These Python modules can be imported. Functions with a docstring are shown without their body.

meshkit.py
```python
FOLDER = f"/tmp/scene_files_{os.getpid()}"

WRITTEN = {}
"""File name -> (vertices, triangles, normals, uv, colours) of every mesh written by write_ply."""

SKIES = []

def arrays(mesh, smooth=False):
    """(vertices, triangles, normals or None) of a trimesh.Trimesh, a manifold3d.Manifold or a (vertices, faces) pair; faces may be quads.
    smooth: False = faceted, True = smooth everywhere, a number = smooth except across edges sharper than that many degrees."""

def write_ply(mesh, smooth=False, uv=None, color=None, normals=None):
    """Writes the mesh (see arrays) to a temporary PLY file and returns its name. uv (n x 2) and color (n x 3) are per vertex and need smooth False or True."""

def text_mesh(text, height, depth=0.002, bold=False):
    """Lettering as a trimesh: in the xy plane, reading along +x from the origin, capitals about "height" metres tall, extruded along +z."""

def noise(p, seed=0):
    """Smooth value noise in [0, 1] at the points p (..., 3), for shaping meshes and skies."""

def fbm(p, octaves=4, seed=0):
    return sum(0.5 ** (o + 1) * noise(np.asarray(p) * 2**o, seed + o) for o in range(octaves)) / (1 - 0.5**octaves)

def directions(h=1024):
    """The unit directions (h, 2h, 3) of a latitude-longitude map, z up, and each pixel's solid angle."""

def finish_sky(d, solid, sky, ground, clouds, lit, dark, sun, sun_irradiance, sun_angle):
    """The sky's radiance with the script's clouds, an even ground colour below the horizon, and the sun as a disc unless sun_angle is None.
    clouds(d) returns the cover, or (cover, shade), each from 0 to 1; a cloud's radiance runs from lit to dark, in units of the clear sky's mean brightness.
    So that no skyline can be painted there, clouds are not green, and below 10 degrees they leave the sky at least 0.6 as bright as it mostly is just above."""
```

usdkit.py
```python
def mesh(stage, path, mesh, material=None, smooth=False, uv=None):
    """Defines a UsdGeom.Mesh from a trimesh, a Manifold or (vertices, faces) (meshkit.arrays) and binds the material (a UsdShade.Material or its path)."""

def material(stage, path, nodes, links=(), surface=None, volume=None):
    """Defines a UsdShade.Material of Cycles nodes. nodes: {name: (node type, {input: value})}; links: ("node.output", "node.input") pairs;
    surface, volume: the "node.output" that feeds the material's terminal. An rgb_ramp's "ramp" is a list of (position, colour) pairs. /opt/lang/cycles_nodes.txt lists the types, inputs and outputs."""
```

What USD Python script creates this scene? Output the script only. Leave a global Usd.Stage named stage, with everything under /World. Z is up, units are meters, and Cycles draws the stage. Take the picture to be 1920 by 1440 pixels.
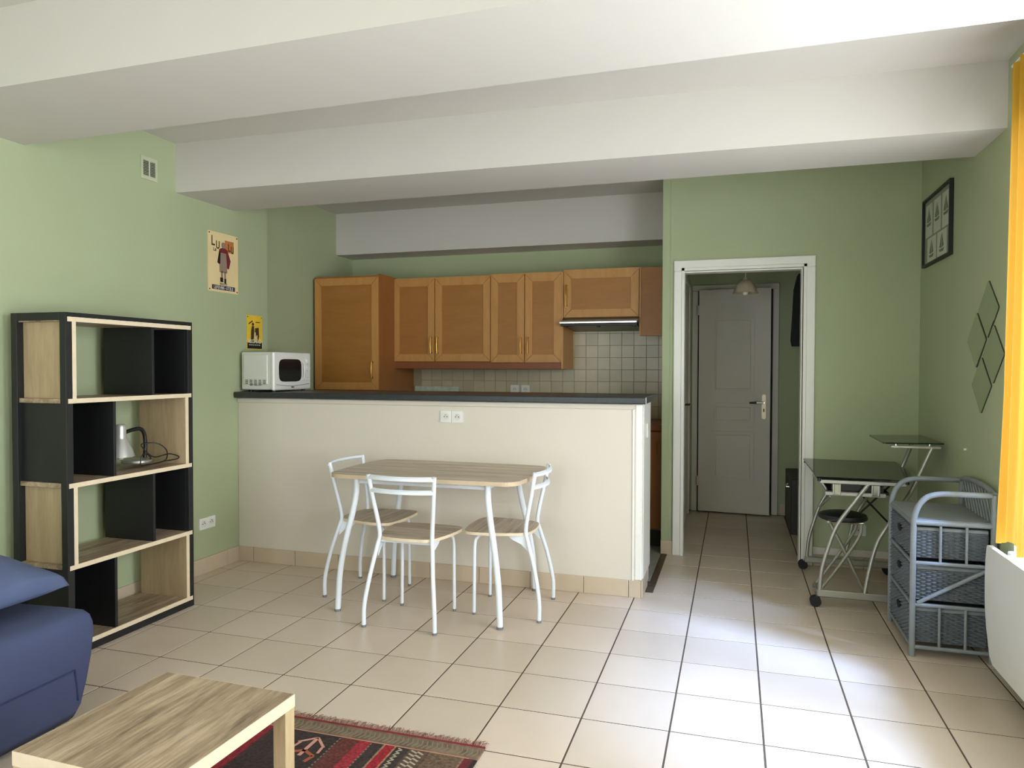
import math, random
import numpy as np, trimesh, manifold3d as m3, usdkit, meshkit
from shapely.geometry import Polygon, Point, box as sbox
from shapely import affinity
from pxr import Usd, UsdGeom, UsdLux, UsdShade, Gf, Sdf
from scipy.spatial.transform import Rotation as Rot

random.seed(7); rng = np.random.default_rng(7)
stage = Usd.Stage.CreateInMemory()
UsdGeom.SetStageUpAxis(stage, 'Z'); UsdGeom.SetStageMetersPerUnit(stage, 1.0)
UsdGeom.Xform.Define(stage, '/World'); UsdGeom.Scope.Define(stage, '/World/Looks')

# ------------------------------------------------------------------ camera
CAM = np.array([1.889, -2.727, 1.352])
RM = Rot.from_euler('ZXY', [17.08, -1.269, -0.108], degrees=True).as_matrix()
cam = UsdGeom.Camera.Define(stage, '/World/camera')
cam.CreateHorizontalApertureAttr(36.0); cam.CreateVerticalApertureAttr(27.0)
cam.CreateFocalLengthAttr(36.0 * 1358.74 / 1920)
cam.CreateClippingRangeAttr((0.05, 200.0))
cam.CreateExposureAttr(0.62)
_m = np.eye(4); _m[0, :3], _m[1, :3], _m[2, :3], _m[3, :3] = RM[:, 0], RM[:, 2], -RM[:, 1], CAM
cam.AddTransformOp().Set(Gf.Matrix4d(*_m.ravel().tolist()))

# ------------------------------------------------------------------ daylight
def orient(prim, pos, d):
    """place a light at pos, shining along d (its -Z)"""
    z = -np.asarray(d, float); z /= np.linalg.norm(z)
    x = np.cross([0, 0, 1.0], z); x /= np.linalg.norm(x); y = np.cross(z, x)
    m = np.eye(4); m[0, :3], m[1, :3], m[2, :3], m[3, :3] = x, y, z, pos
    UsdGeom.Xformable(prim).AddTransformOp().Set(Gf.Matrix4d(*m.ravel().tolist()))
dome = UsdLux.DomeLight.Define(stage, '/World/sky'); dome.CreateIntensityAttr(0.8); dome.CreateColorAttr(Gf.Vec3f(.78, .89, 1.0))
sun = UsdLux.DistantLight.Define(stage, '/World/hazy_sun'); sun.CreateAngleAttr(12.0); sun.CreateIntensityAttr(50.0)
sun.CreateColorAttr(Gf.Vec3f(.34, .53, 1.0)); orient(sun, (0, 0, 5), (-0.63, 0.42, -0.80))
WIN = [(-1.35, 0.89, 0.56, 2.33), (-3.1, -2.0, 0.56, 2.33)]         # windows of the right wall: y0, y1, z0, z1
for i, (y0, y1, z0, z1) in enumerate(WIN):
    a = UsdLux.RectLight.Define(stage, f'/World/daylight_{i+1}')
    a.CreateWidthAttr(y1 - y0); a.CreateHeightAttr(z1 - z0); a.CreateIntensityAttr((4.4, 6.0)[i]); a.CreateColorAttr(Gf.Vec3f(*((.88, .93, 1.0), (.97, .97, .95))[i]))
    orient(a, (3.40, (y0 + y1) / 2, (z0 + z1) / 2), (-1, 0, 0))
NW = (-0.9, 1.3, 0.10, 2.25)                                        # glazed door behind the camera: x0, x1, z0, z1
a = UsdLux.RectLight.Define(stage, '/World/daylight_3')
a.CreateWidthAttr(NW[1] - NW[0]); a.CreateHeightAttr(NW[3] - NW[2]); a.CreateIntensityAttr(1.15); a.CreateColorAttr(Gf.Vec3f(1.0, .95, .89))
orient(a, ((NW[0] + NW[1]) / 2, -3.72, (NW[2] + NW[3]) / 2), (0, 1, 0))

# ------------------------------------------------------------------ helpers
def lin(c):
    c = np.asarray(c, float) / 255
    return tuple(np.where(c <= .04045, c / 12.92, ((c + .055) / 1.055) ** 2.4))
def mat(name, rgb, rough=.5, metal=0, var=0, vscale=3, bump=0, bscale=60, stretch=(1, 1, 1), rgb2=None, bdist=.002, **kw):
    c = lin(rgb)
    n = {'p': ('principled_bsdf', {'base_color': c, 'roughness': rough, 'metallic': metal, **kw})}
    l = []
    if var or rgb2 or bump:
        n['t'] = ('texture_coordinate', {}); n['m'] = ('mapping', {'scale': stretch}); l.append(('t.object', 'm.vector'))
    if var or rgb2:
        hi = lin(rgb2) if rgb2 else tuple(min(1, x * (1 + var)) for x in c); lo = c if rgb2 else tuple(x * (1 - var) for x in c)
        n['n'] = ('noise_texture', {'scale': vscale, 'detail': 5.0, 'roughness': .6}); n['r'] = ('rgb_ramp', {'ramp': [(.32, lo), (.68, hi)]})
        l += [('m.vector', 'n.vector'), ('n.fac', 'r.fac'), ('r.color', 'p.base_color')]
    if bump:
        n['bn'] = ('noise_texture', {'scale': bscale, 'detail': 3.0}); n['b'] = ('bump', {'strength': bump, 'distance': bdist})
        l += [('m.vector', 'bn.vector'), ('bn.fac', 'b.height'), ('b.normal', 'p.normal')]
    return usdkit.material(stage, f'/World/Looks/{name}', n, l, surface='p.BSDF')
def wood(name, cols, stretch, scale=1.0, rough=.45, fine=.35):
    """long grain: broad streaks plus fine fibre, stretched along one axis of the object"""
    n = {'t': ('texture_coordinate', {}), 'm': ('mapping', {'scale': stretch}),
         'n': ('noise_texture', {'scale': scale, 'detail': 6.0, 'roughness': .62, 'distortion': .6}),
         'f': ('noise_texture', {'scale': scale * 6, 'detail': 4.0, 'roughness': .7}),
         'x': ('mix_float', {'fac': fine, 'use_clamp': True}),
         'r': ('rgb_ramp', {'ramp': [(p, lin(c)) for p, c in cols]}), 'b': ('bump', {'strength': .15, 'distance': .001}),
         'p': ('principled_bsdf', {'roughness': rough})}
    l = [('t.object', 'm.vector'), ('m.vector', 'n.vector'), ('m.vector', 'f.vector'), ('n.fac', 'x.a'), ('f.fac', 'x.b'), ('x.result', 'r.fac'),
         ('r.color', 'p.base_color'), ('f.fac', 'b.height'), ('b.normal', 'p.normal')]
    return usdkit.material(stage, f'/World/Looks/{name}', n, l, surface='p.BSDF')

_used = set()
def numbered(path):
    if path not in _used:
        _used.add(path); return path
    k = 1
    while f'{path}_{k:03d}' in _used: k += 1
    p = f'{path}_{k:03d}'; _used.add(p); return p
def info(prim, label=None, cat=None, group=None, kind=None):
    for k, v in (('label', label), ('category', cat), ('group', group), ('kind', kind)):
        if v: prim.SetCustomDataByKey(k, v)
    return prim
class Thing:
    def __init__(s, name, label=None, cat=None, base=(0, 0, 0), group=None, kind=None, rotz=0):
        s.path = numbered('/World/' + name); s.base = np.array(base, float)
        x = UsdGeom.Xform.Define(stage, s.path); x.AddTranslateOp().Set(Gf.Vec3d(*map(float, base)))
        if rotz: x.AddRotateZOp().Set(rotz)
        s.prim = info(x.GetPrim(), label, cat, group, kind)
    def add(s, name, mesh, m, parent=None, smooth=32, label=None, local=False, kind=None):
        p = numbered(f'{parent or s.path}/{name}')
        mesh = asmesh(mesh)
        if not local: mesh.apply_translation(-s.base)
        info(usdkit.mesh(stage, p, mesh, m, smooth).GetPrim(), label, kind=kind)
        return p
def one(name, mesh, m, label=None, cat=None, group=None, kind=None, smooth=32, base=None):
    """a thing that is one mesh"""
    mesh = asmesh(mesh); b = np.array(base if base is not None else [*(mesh.bounds.mean(0)[:2]), mesh.bounds[0, 2]])
    mesh.apply_translation(-b); p = numbered('/World/' + name)
    g = usdkit.mesh(stage, p, mesh, m, smooth); g.AddTranslateOp().Set(Gf.Vec3d(*map(float, b)))
    info(g.GetPrim(), label, cat, group, kind); return p
def copy_of(src, name, base, rotz, label, cat, group):
    p = numbered('/World/' + name); x = UsdGeom.Xform.Define(stage, p)
    x.GetPrim().GetReferences().AddInternalReference(src.path)
    x.ClearXformOpOrder(); x.AddTranslateOp().Set(Gf.Vec3d(*base)); x.AddRotateZOp().Set(rotz)
    x.GetPrim().SetInstanceable(True); info(x.GetPrim(), label, cat, group); return p
def asmesh(m):
    if isinstance(m, (list, tuple)): return trimesh.util.concatenate([asmesh(k) for k in m])
    if isinstance(m, m3.Manifold):
        q = m.to_mesh(); return trimesh.Trimesh(q.vert_properties[:, :3], q.tri_verts, process=False)
    return m.copy()
def box(x0, x1, y0, y1, z0, z1, c=0.0):
    c = min(c, .49 * min(x1 - x0, y1 - y0, z1 - z0))
    if c <= 0:
        return trimesh.creation.box(bounds=[(x0, y0, z0), (x1, y1, z1)])
    P = []
    for i, (a, b) in enumerate(((x0, x1), (y0, y1), (z0, z1))):
        for X in (x0, x1):
            for Y in (y0, y1):
                for Z in (z0, z1):
                    s = np.array([c if X == x0 else -c, c if Y == y0 else -c, c if Z == z0 else -c]); s[i] = 0
                    P.append(np.array([X, Y, Z]) + s)
    return asmesh(m3.Manifold.hull_points(np.array(P)))
def spline(P, n=8):
    P = np.asarray(P, float); Q = np.vstack([2 * P[0] - P[1], P, 2 * P[-1] - P[-2]]); out = []
    for i in range(1, len(Q) - 2):
        for t in np.linspace(0, 1, n, endpoint=False):
            a, b, c, d = Q[i - 1:i + 3]
            out.append(.5 * ((2 * b) + (c - a) * t + (2 * a - 5 * b + 4 * c - d) * t ** 2 + (3 * b - a - 3 * c + d) * t ** 3))
    return np.vstack([out, P[-1:]])
def tube(P, r, sides=10, curve=0, flat=1.0, up=None):
    P = spline(P, curve) if curve else np.asarray(P, float)
    t = np.gradient(P, axis=0) if len(P) > 2 else np.repeat((P[1] - P[0])[None], len(P), 0)
    t /= np.linalg.norm(t, axis=1, keepdims=True)
    r = np.broadcast_to(r, (len(P),)); u = np.array(up if up is not None else ([0, 0, 1.0] if abs(t[0, 2]) < .9 else [1.0, 0, 0]))
    V = []
    for i in range(len(P)):
        a = u - t[i] * (u @ t[i]); a /= np.linalg.norm(a); b = np.cross(t[i], a); u = a
        th = np.arange(sides) * 2 * np.pi / sides
        V.append(P[i] + r[i] * (np.cos(th)[:, None] * a + flat * np.sin(th)[:, None] * b))
    V = np.vstack(V + [P[:1], P[-1:]]); F = []
    for i in range(len(P) - 1):
        for j in range(sides):
            a, b = i * sides + j, i * sides + (j + 1) % sides
            F += [(a, b, b + sides), (a, b + sides, a + sides)]
    n = len(P) * sides
    for j in range(sides):
        F += [(n, (j + 1) % sides, j), (n + 1, n - sides + j, n - sides + (j + 1) % sides)]
    return trimesh.Trimesh(V, F, process=False)
def lathe(prof, at=(0, 0, 0), n=32):
    m = trimesh.creation.revolve(np.asarray(prof, float), sections=n); m.apply_translation(at); return m
def cyl(p0, p1, r, sides=16): return tube([p0, p1], r, sides)
def extr(poly, h, frame='xy', at=0.0):
    """polygon extruded by h; xy: up z from at; xz: along +y from at; yz: along +x from at"""
    if not isinstance(poly, Polygon): poly = Polygon(poly)
    m = trimesh.creation.extrude_polygon(poly, h, engine='earcut'); v = m.vertices.copy()
    if frame == 'xy': m.vertices = v + [0, 0, at]
    elif frame == 'xz': m.vertices = np.column_stack([v[:, 0], v[:, 2] + at, v[:, 1]]); m.invert()
    else: m.vertices = np.column_stack([v[:, 2] + at, v[:, 0], v[:, 1]])
    return m
def rrect(x0, x1, y0, y1, r): return sbox(x0 + r, y0 + r, x1 - r, y1 - r).buffer(r, 6)
def place(m, M, t=(0, 0, 0)):
    m = asmesh(m); T = np.eye(4); T[:3, :3] = M; T[:3, 3] = t; m.apply_transform(T); return m
# text_mesh lies in xy facing +z: frames that stand it on a wall facing -y, +x, -x
FACE_Y = np.array([[1, 0, 0], [0, 0, -1], [0, 1, 0]]); FACE_PX = np.array([[0, 0, 1], [1, 0, 0], [0, 1, 0]]); FACE_MX = np.array([[0, 0, -1], [-1, 0, 0], [0, 1, 0]])

# ------------------------------------------------------------------ materials
GREEN = mat('sage_paint', (174, 183, 145), .7, var=.02, vscale=2, bump=.12, bscale=140)
WHITEW = mat('white_plaster', (226, 223, 214), .75, var=.012, vscale=1.5, bump=.08, bscale=90)
CEIL = mat('ceiling_paint', (205, 199, 190), .8, var=.012, vscale=1.2)
COUNTERW = mat('cream_wall_paint', (222, 213, 197), .6, var=.015, vscale=1.5, bump=.08, bscale=90)
GLOSSW = mat('white_gloss_paint', (240, 238, 228), .3)
GREYW = mat('dull_white_paint', (220, 211, 199), .45)
GROUT = mat('grout', (84, 70, 56), .9)
TILE = [mat(f'floor_tile_glaze_{i}', c, .32, var=.025, vscale=4, bump=.05, bscale=25) for i, c in enumerate([(208, 191, 171), (212, 194, 175), (204, 187, 167)])]
SKIRT = mat('skirting_tile_glaze', (203, 184, 158), .35, var=.03, vscale=5)
KTILE = [mat(f'kitchen_tile_glaze_{i}', c, .3, var=.05, vscale=9, bump=.1, bscale=20) for i, c in enumerate([(192, 182, 150), (186, 177, 147), (197, 186, 155)])]
KGROUT = mat('kitchen_grout', (160, 148, 116), .9)
KFLOOR = mat('grey_kitchen_floor', (150, 150, 142), .5, var=.1, vscale=12)
OAKR = wood('oak_rail', [(.25, (184, 126, 64)), (.75, (208, 154, 88))], (14, 14, 2), 1.5)
OAKP = wood('oak_panel', [(.25, (156, 102, 42)), (.75, (178, 120, 56))], (2, 14, 10), 1.2)
OAKS = wood('oak_side', [(.25, (150, 94, 44)), (.75, (168, 108, 54))], (10, 10, 2), 1.2)
OAKD = wood('oak_valance', [(.25, (132, 74, 38)), (.75, (146, 84, 44))], (2, 14, 14), 1.2)
SONX = wood('sonoma_oak_x', [(.33, (132, 117, 102)), (.46, (188, 171, 150)), (.68, (222, 206, 184))], (1.3, 18, 18), 1.4)
SONY = wood('sonoma_oak_y', [(.36, (110, 92, 74)), (.49, (160, 138, 112)), (.66, (202, 180, 150))], (15, 1.3, 15), 1.3)
SONZ = wood('sonoma_oak_upright', [(.28, (160, 138, 106)), (.55, (184, 160, 124)), (.8, (198, 174, 138))], (14, 14, 1.6), 1.2)
SONE = mat('sonoma_edge', (230, 212, 180), .5, var=.05, vscale=20)
BLACK = mat('black_laminate', (26, 27, 27), .5, var=.1, vscale=20)
SLATE = mat('dark_worktop', (52, 55, 55), .4, var=.2, vscale=60)
CHROME = mat('chrome', (215, 212, 205), .22, 1)
SILVER = mat('silver_paint', (178, 176, 166), .38, .6)
STEELW = mat('white_powder_coat', (232, 238, 244), .35)
GREYCAP = mat('grey_plastic_cap', (120, 122, 124), .5)
RUBBER = mat('black_rubber', (18, 18, 18), .6)
PLASTW = mat('white_plastic', (236, 234, 226), .35)
PLASTK = mat('black_plastic', (20, 20, 20), .4)
PLASTG = mat('grey_plastic', (222, 222, 212), .45)
BRASS = mat('brass', (196, 150, 78), .3, 1)
PLATE = mat('worn_nickel', (190, 178, 148), .4, .8)
DARKGL = mat('dark_glass', (10, 11, 11), .08)
SMOKE = mat('smoked_glass_top', (20, 26, 18), .08, ior=1.3, specular_ior_level=.3)
RATTAN = mat('blue_grey_rattan', (132, 138, 140), .5, var=.08, vscale=14, bump=.2, bscale=50)
WICKER = mat('blue_grey_wicker', (104, 110, 114), .6, var=.12, vscale=40)
WICKD = mat('dark_opening', (22, 24, 26), .9)
BLUE = mat('blue_canvas', (64, 72, 102), .9, var=.06, vscale=6, bump=.25, bscale=350)
BLUEP = mat('light_blue_canvas', (84, 94, 126), .9, var=.06, vscale=6, bump=.25, bscale=350)
SEAM = mat('dark_blue_seam', (40, 50, 82), .9)
MIRROR = mat('mirror', (205, 208, 196), .03, 1)
DARKEDGE = mat('dark_edge', (48, 50, 38), .6)
CREAMP = mat('cream_enamel', (238, 214, 160), .3, var=.03, vscale=10)
YELP = mat('yellow_enamel', (238, 200, 62), .3, var=.08, vscale=9)
INKN = mat('navy_ink', (34, 32, 66), .5)
INKB = mat('brown_ink', (62, 46, 28), .6)
INKO = mat('orange_ink', (196, 120, 66), .6)
INKR = mat('crimson_ink', (120, 36, 44), .6)
INKG = mat('taupe_ink', (150, 128, 110), .6)
INKK = mat('black_ink', (24, 22, 20), .6)
PAPER = mat('ivory_paper', (224, 224, 205), .7)
MOUNT = mat('grey_mount', (134, 140, 126), .8)
PENCIL = mat('pencil_grey', (84, 88, 78), .8)
COAT = mat('dark_cloth', (34, 36, 40), .9, bump=.2, bscale=60)
DARKWOOD = mat('dark_threshold_wood', (74, 58, 40), .5, var=.15, vscale=30)
DARKCAB = mat('dark_cabinet', (46, 42, 36), .5)
MARBLE = mat('pale_green_marble', (176, 192, 172), .25, rgb2=(214, 222, 204), vscale=14)
_n = {'d': ('diffuse_bsdf', {'color': lin((212, 166, 60))}), 't': ('translucent_bsdf', {'color': lin((228, 188, 96))}), 'x': ('mix_closure', {'fac': .2})}
CURTAIN = usdkit.material(stage, '/World/Looks/yellow_curtain', _n, [('d.BSDF', 'x.closure1'), ('t.BSDF', 'x.closure2')], surface='x.closure')
_n = {'a': ('transparent_bsdf', {}), 'g': ('glossy_bsdf', {'roughness': .02}), 'f': ('layer_weight', {'blend': .5}), 'w': ('math', {'math_type': 'power', 'value2': 5.0}), 'k': ('math', {'math_type': 'multiply_add', 'value2': .6, 'value3': .03}), 'x': ('mix_closure', {})}
PANE = usdkit.material(stage, '/World/Looks/window_glass', _n, [('f.facing', 'w.value1'), ('w.value', 'k.value1'), ('k.value', 'x.fac'), ('a.BSDF', 'x.closure1'), ('g.BSDF', 'x.closure2')], surface='x.closure')
_n = {'d': ('diffuse_bsdf', {'color': lin((228, 214, 186))}), 't': ('translucent_bsdf', {'color': lin((228, 214, 186))}), 'x': ('mix_closure', {'fac': .4})}
SHADE = usdkit.material(stage, '/World/Looks/cream_lamp_shade', _n, [('d.BSDF', 'x.closure1'), ('t.BSDF', 'x.closure2')], surface='x.closure')

# ------------------------------------------------------------------ room shell
LX, RX, YD, YN, CZ = -1.43, 3.05, 2.62, -3.40, 2.735
T = 1 / 3
fl = Thing('floor', 'large beige ceramic floor tiles laid in a square grid', None, kind='structure')
fl.add('grout', box(LX - .2, 3.35, YN - .2, 4.55, -.06, -.0018), GROUT)
def floor_tile(x0, x1, y0, y1):
    g = .0034
    return box(x0 + g, x1 - g, y0 + g, y1 - g, -.012, 0, .0008)
tiles_rest = []
for j in range(-11, 13):
    for i in range(-5, 10):
        x0, x1, y0, y1 = i * T, (i + 1) * T, j * T, (j + 1) * T
        x0, x1 = max(x0, LX), min(x1, RX)
        if y0 > YD - .02: x0, x1 = max(x0, 1.47), min(x1, 2.47)
        elif y0 > 1.54 and y1 < YD + .35: x0 = max(x0, 1.425)
        elif y1 > 1.56 and i < 4: y1 = 1.56
        y0, y1 = max(y0, YN), min(y1, 4.36)
        if x1 - x0 < .03 or y1 - y0 < .03: continue
        t = floor_tile(x0, x1, y0, y1)
        if j >= -4: fl.add('tile', t, TILE[rng.integers(3)])
        else: tiles_rest.append(t)
fl.add('tile_field', tiles_rest, TILE[0], kind='stuff')
fl.add('kitchen_floor', box(-1.56, 1.392, 1.9, 3.38, -.012, .001), KFLOOR)
fl.add('threshold_strip', box(1.388, 1.43, 1.80, 2.61, -.012, .006, .003), DARKWOOD, label='dark wooden threshold strip')
one('ceiling', box(LX - .3, 3.4, YN - .2, 4.55, CZ, CZ + .12), CEIL, 'white painted ceiling between the beams', kind='structure')

def wall(name, mesh, m, label): return one(name, mesh, m, label, kind='structure', smooth=False)
wl = Thing('wall_left', 'sage green wall on the left with a step back at the kitchen', None, (LX, 0, 0), kind='structure')
wl.add('wall_panel', box(LX - .3, LX, YN - .2, 1.89, 0, CZ), GREEN, smooth=False)
wl.add('kitchen_return', box(LX - .3, -1.56, 1.89, 3.5, 0, CZ), GREEN, smooth=False)
wn = Thing('wall_near', 'sage green wall behind the camera', None, (0, YN, 0), kind='structure')
wn.add('pier', box(LX - .3, NW[0], YN - .2, YN, 0, CZ), GREEN, smooth=False); wn.add('pier', box(NW[1], 3.4, YN - .2, YN, 0, CZ), GREEN, smooth=False)
wn.add('lintel', box(NW[0], NW[1], YN - .2, YN, NW[3], CZ), GREEN, smooth=False); wn.add('apron', box(NW[0], NW[1], YN - .2, YN, 0, NW[2]), GREEN, smooth=False)
w = Thing('window_3', 'white glazed double door behind the camera', None, (.2, YN - .12, NW[2]), kind='structure')
for a, b in ((NW[0], .2), (.2, NW[1])):
    w.add('casement_frame', [box(a, a + .06, YN - .15, YN - .1, NW[2], NW[3]), box(b - .06, b, YN - .15, YN - .1, NW[2], NW[3]), box(a + .06, b - .06, YN - .15, YN - .1, NW[2], NW[2] + .12), box(a + .06, b - .06, YN - .15, YN - .1, NW[3] - .06, NW[3])], GLOSSW)
    w.add('pane', box(a + .055, b - .055, YN - .127, YN - .123, NW[2] + .115, NW[3] - .055), PANE)
wall('wall_kitchen', box(-1.7, 1.40, 3.38, 3.5, 0, CZ), GREEN, 'green kitchen back wall above the cupboards')
wd = Thing('wall_far', 'sage green wall around the white door opening', None, (1.39, YD, 0), kind='structure')
wd.add('left_pier', box(1.39, 1.535, YD, YD + .10, 0, CZ), GREEN, smooth=False)
wd.add('corner_strip', box(1.384, 1.441, YD - .012, YD, .1, CZ, .003), GREEN)
wd.add('lintel', box(1.535, 2.330, YD, YD + .10, 2.045, CZ), GREEN, smooth=False)
wd.add('right_pier', box(2.330, RX + .2, YD, YD + .10, 0, CZ), GREEN, smooth=False)
wd.add('partition', box(1.39, 1.47, YD + .10, 4.36, 0, CZ), GREEN, smooth=False)
wr = Thing('wall_right', 'sage green window wall on the right', None, (RX, 0, 0), kind='structure')
ys = [YN - .2] + [v for w in sorted(WIN) for v in w[:2]] + [YD + .1]
for a, b in zip(ys[::2], ys[1::2]): wr.add('pier', box(RX, 3.32, a, b, 0, CZ), GREEN, smooth=False)
for y0, y1, z0, z1 in WIN:
    wr.add('apron', box(RX, 3.32, y0, y1, 0, z0 - .02), GREEN, smooth=False); wr.add('lintel', box(RX, 3.32, y0, y1, z1, CZ), GREEN, smooth=False)
for k, (y0, y1, z0, z1) in enumerate(WIN):
    w = Thing(f'window_{k+1}', ('white casement window behind the yellow curtain', 'white casement window nearer the camera')[k], None, (3.25, (y0 + y1) / 2, z0), kind='structure')
    ym = (y0 + y1) / 2
    w.add('window_sill', box(RX - .025, 3.30, y0, y1, z0 - .03, z0 + .004, .004), GLOSSW)
    for a, b in ((y0, ym), (ym, y1)):
        fr = [box(3.24, 3.27, a, a + .03, z0, z1), box(3.24, 3.27, b - .03, b, z0, z1), box(3.24, 3.27, a + .03, b - .03, z0, z0 + .05), box(3.24, 3.27, a + .03, b - .03, z1 - .04, z1)]
        w.add('casement_frame', fr, GLOSSW); w.add('pane', box(3.252, 3.256, a + .025, b - .025, z0 + .045, z1 - .035), PANE)
    w.add('window_handle', tube([(3.22, ym, z0 + .75), (3.20, ym, z0 + .75), (3.20, ym, z0 + .85)], .007), CHROME)

# beams and kitchen soffit
def prism(pts, z0, z1): return extr(pts, z1 - z0, 'xy', z0)
one('ceiling_beam', prism([(LX, -.60), (RX, -.665), (RX, -.105), (LX, -.028)], 2.433, CZ), CEIL, 'white boxed ceiling beam nearest the camera', kind='structure')
one('ceiling_beam', prism([(LX, .975), (RX, 1.055), (RX, 1.52), (LX, 1.52)], 2.433, CZ), CEIL, 'white boxed ceiling beam above the breakfast bar', kind='structure')
one('kitchen_soffit', prism([(-1.56, 3.083), (1.39, 3.083), (1.39, 3.375), (-1.56, 3.375)], 2.365, CZ), CEIL, 'white boxed soffit above the kitchen cupboards', kind='structure')

# hall behind the door opening
hl = Thing('wall_hall', 'dim green hallway walls behind the opening', None, (2, 4.36, 0), kind='structure')
hl.add('end_wall', box(1.47, 2.6, 4.36, 4.5, 0, CZ), GREEN, smooth=False)
hl.add('side_wall', box(2.47, 2.6, YD + .1, 4.36, 0, CZ), GREEN, smooth=False)
hl.add('hall_ceiling', box(1.47, 2.47, YD + .1, 4.36, 2.45, CZ), CEIL, smooth=False)

# baseboards
def skirting(name, label, runs, m=SKIRT):
    s = Thing(name, label, None, (runs[0][0], runs[0][2], 0), kind='structure')
    for r in runs: s.add('skirting_tile', box(*r, .002), m)
runs = []
y = 1.548
for k in range(16):
    y0 = y - (.13 if k == 0 else .333)
    if y0 < YN: break
    runs.append((LX, LX + .011, y0 + .002, y, 0, .104)); y = y0
skirting('baseboard_left', 'beige tile skirting along the left wall', runs)
runs = [(LX + .011, -1.305, 1.538, 1.55, 0, .102)]
x = -1.303
while x < 1.36:
    x1 = min(x + T, 1.3 if x < 1.28 else 1.372)
    runs.append((x + .0015, x1 - .0015, 1.538, 1.55, 0, .1)); x = x1
runs.append((1.372, 1.382, 1.538, 1.80, 0, .1))
skirting('baseboard_counter', 'beige tile skirting at the foot of the breakfast bar', runs)
skirting('baseboard_pier', 'short beige skirting tile left of the white door frame', [(1.384, 1.464, YD - .022, YD - .012, 0, .104)])
skirting('baseboard_far', 'beige skirting tiles under the white trunking right of the door opening', [(2.412, 2.73, YD - .010, YD, 0, .078), (2.733, RX, YD - .010, YD, 0, .078)])
one('trim_1', box(2.412, RX, YD - .016, YD, .079, .130, .003), GREYW, 'white cable trunking low on the far wall right of the door', kind='structure')
skirting('baseboard_right', 'beige skirting tiles on the right wall', [(RX - .012, RX, 1.02, 1.5, 0, .10), (RX - .012, RX, 1.503, YD - .018, 0, .10)])
skirting('baseboard_hall', 'beige skirting tile at the end of the hall', [(2.292, 2.47, 4.348, 4.36, 0, .11)])

# ------------------------------------------------------------------ door casings
d1 = Thing('door_1', 'wide white door casing without a leaf around the hall opening', None, (1.93, YD, 0), kind='structure')
def casing(t, xa, xb, zt, w, y, th, m, bead=True):
    t.add('casing_upright', [box(xa, xa + w, y - th, y, 0, zt - w, .004)] + ([box(xa + w * .72, xa + w, y - th - .006, y - th + .002, 0, zt - w * .72, .002)] if bead else []), m)
    t.add('casing_upright', [box(xb - w, xb, y - th, y, 0, zt - w, .004)] + ([box(xb - w, xb - w * .72, y - th - .006, y - th + .002, 0, zt - w * .72, .002)] if bead else []), m)
    t.add('casing_head', [box(xa, xb, y - th, y, zt - w, zt, .004)] + ([box(xa + w * .72, xb - w * .72, y - th - .006, y - th + .002, zt - w, zt - w * .72, .002)] if bead else []), m)
casing(d1, 1.466, 2.410, 2.123, .076, YD, .018, GLOSSW)
d1.add('jamb', box(1.53, 1.542, YD, YD + .10, 0, 2.047), GLOSSW); d1.add('jamb', box(2.322, 2.334, YD, YD + .10, 0, 2.047), GLOSSW)
d1.add('jamb_head', box(1.542, 2.322, YD, YD + .10, 2.035, 2.047), GLOSSW)

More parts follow.
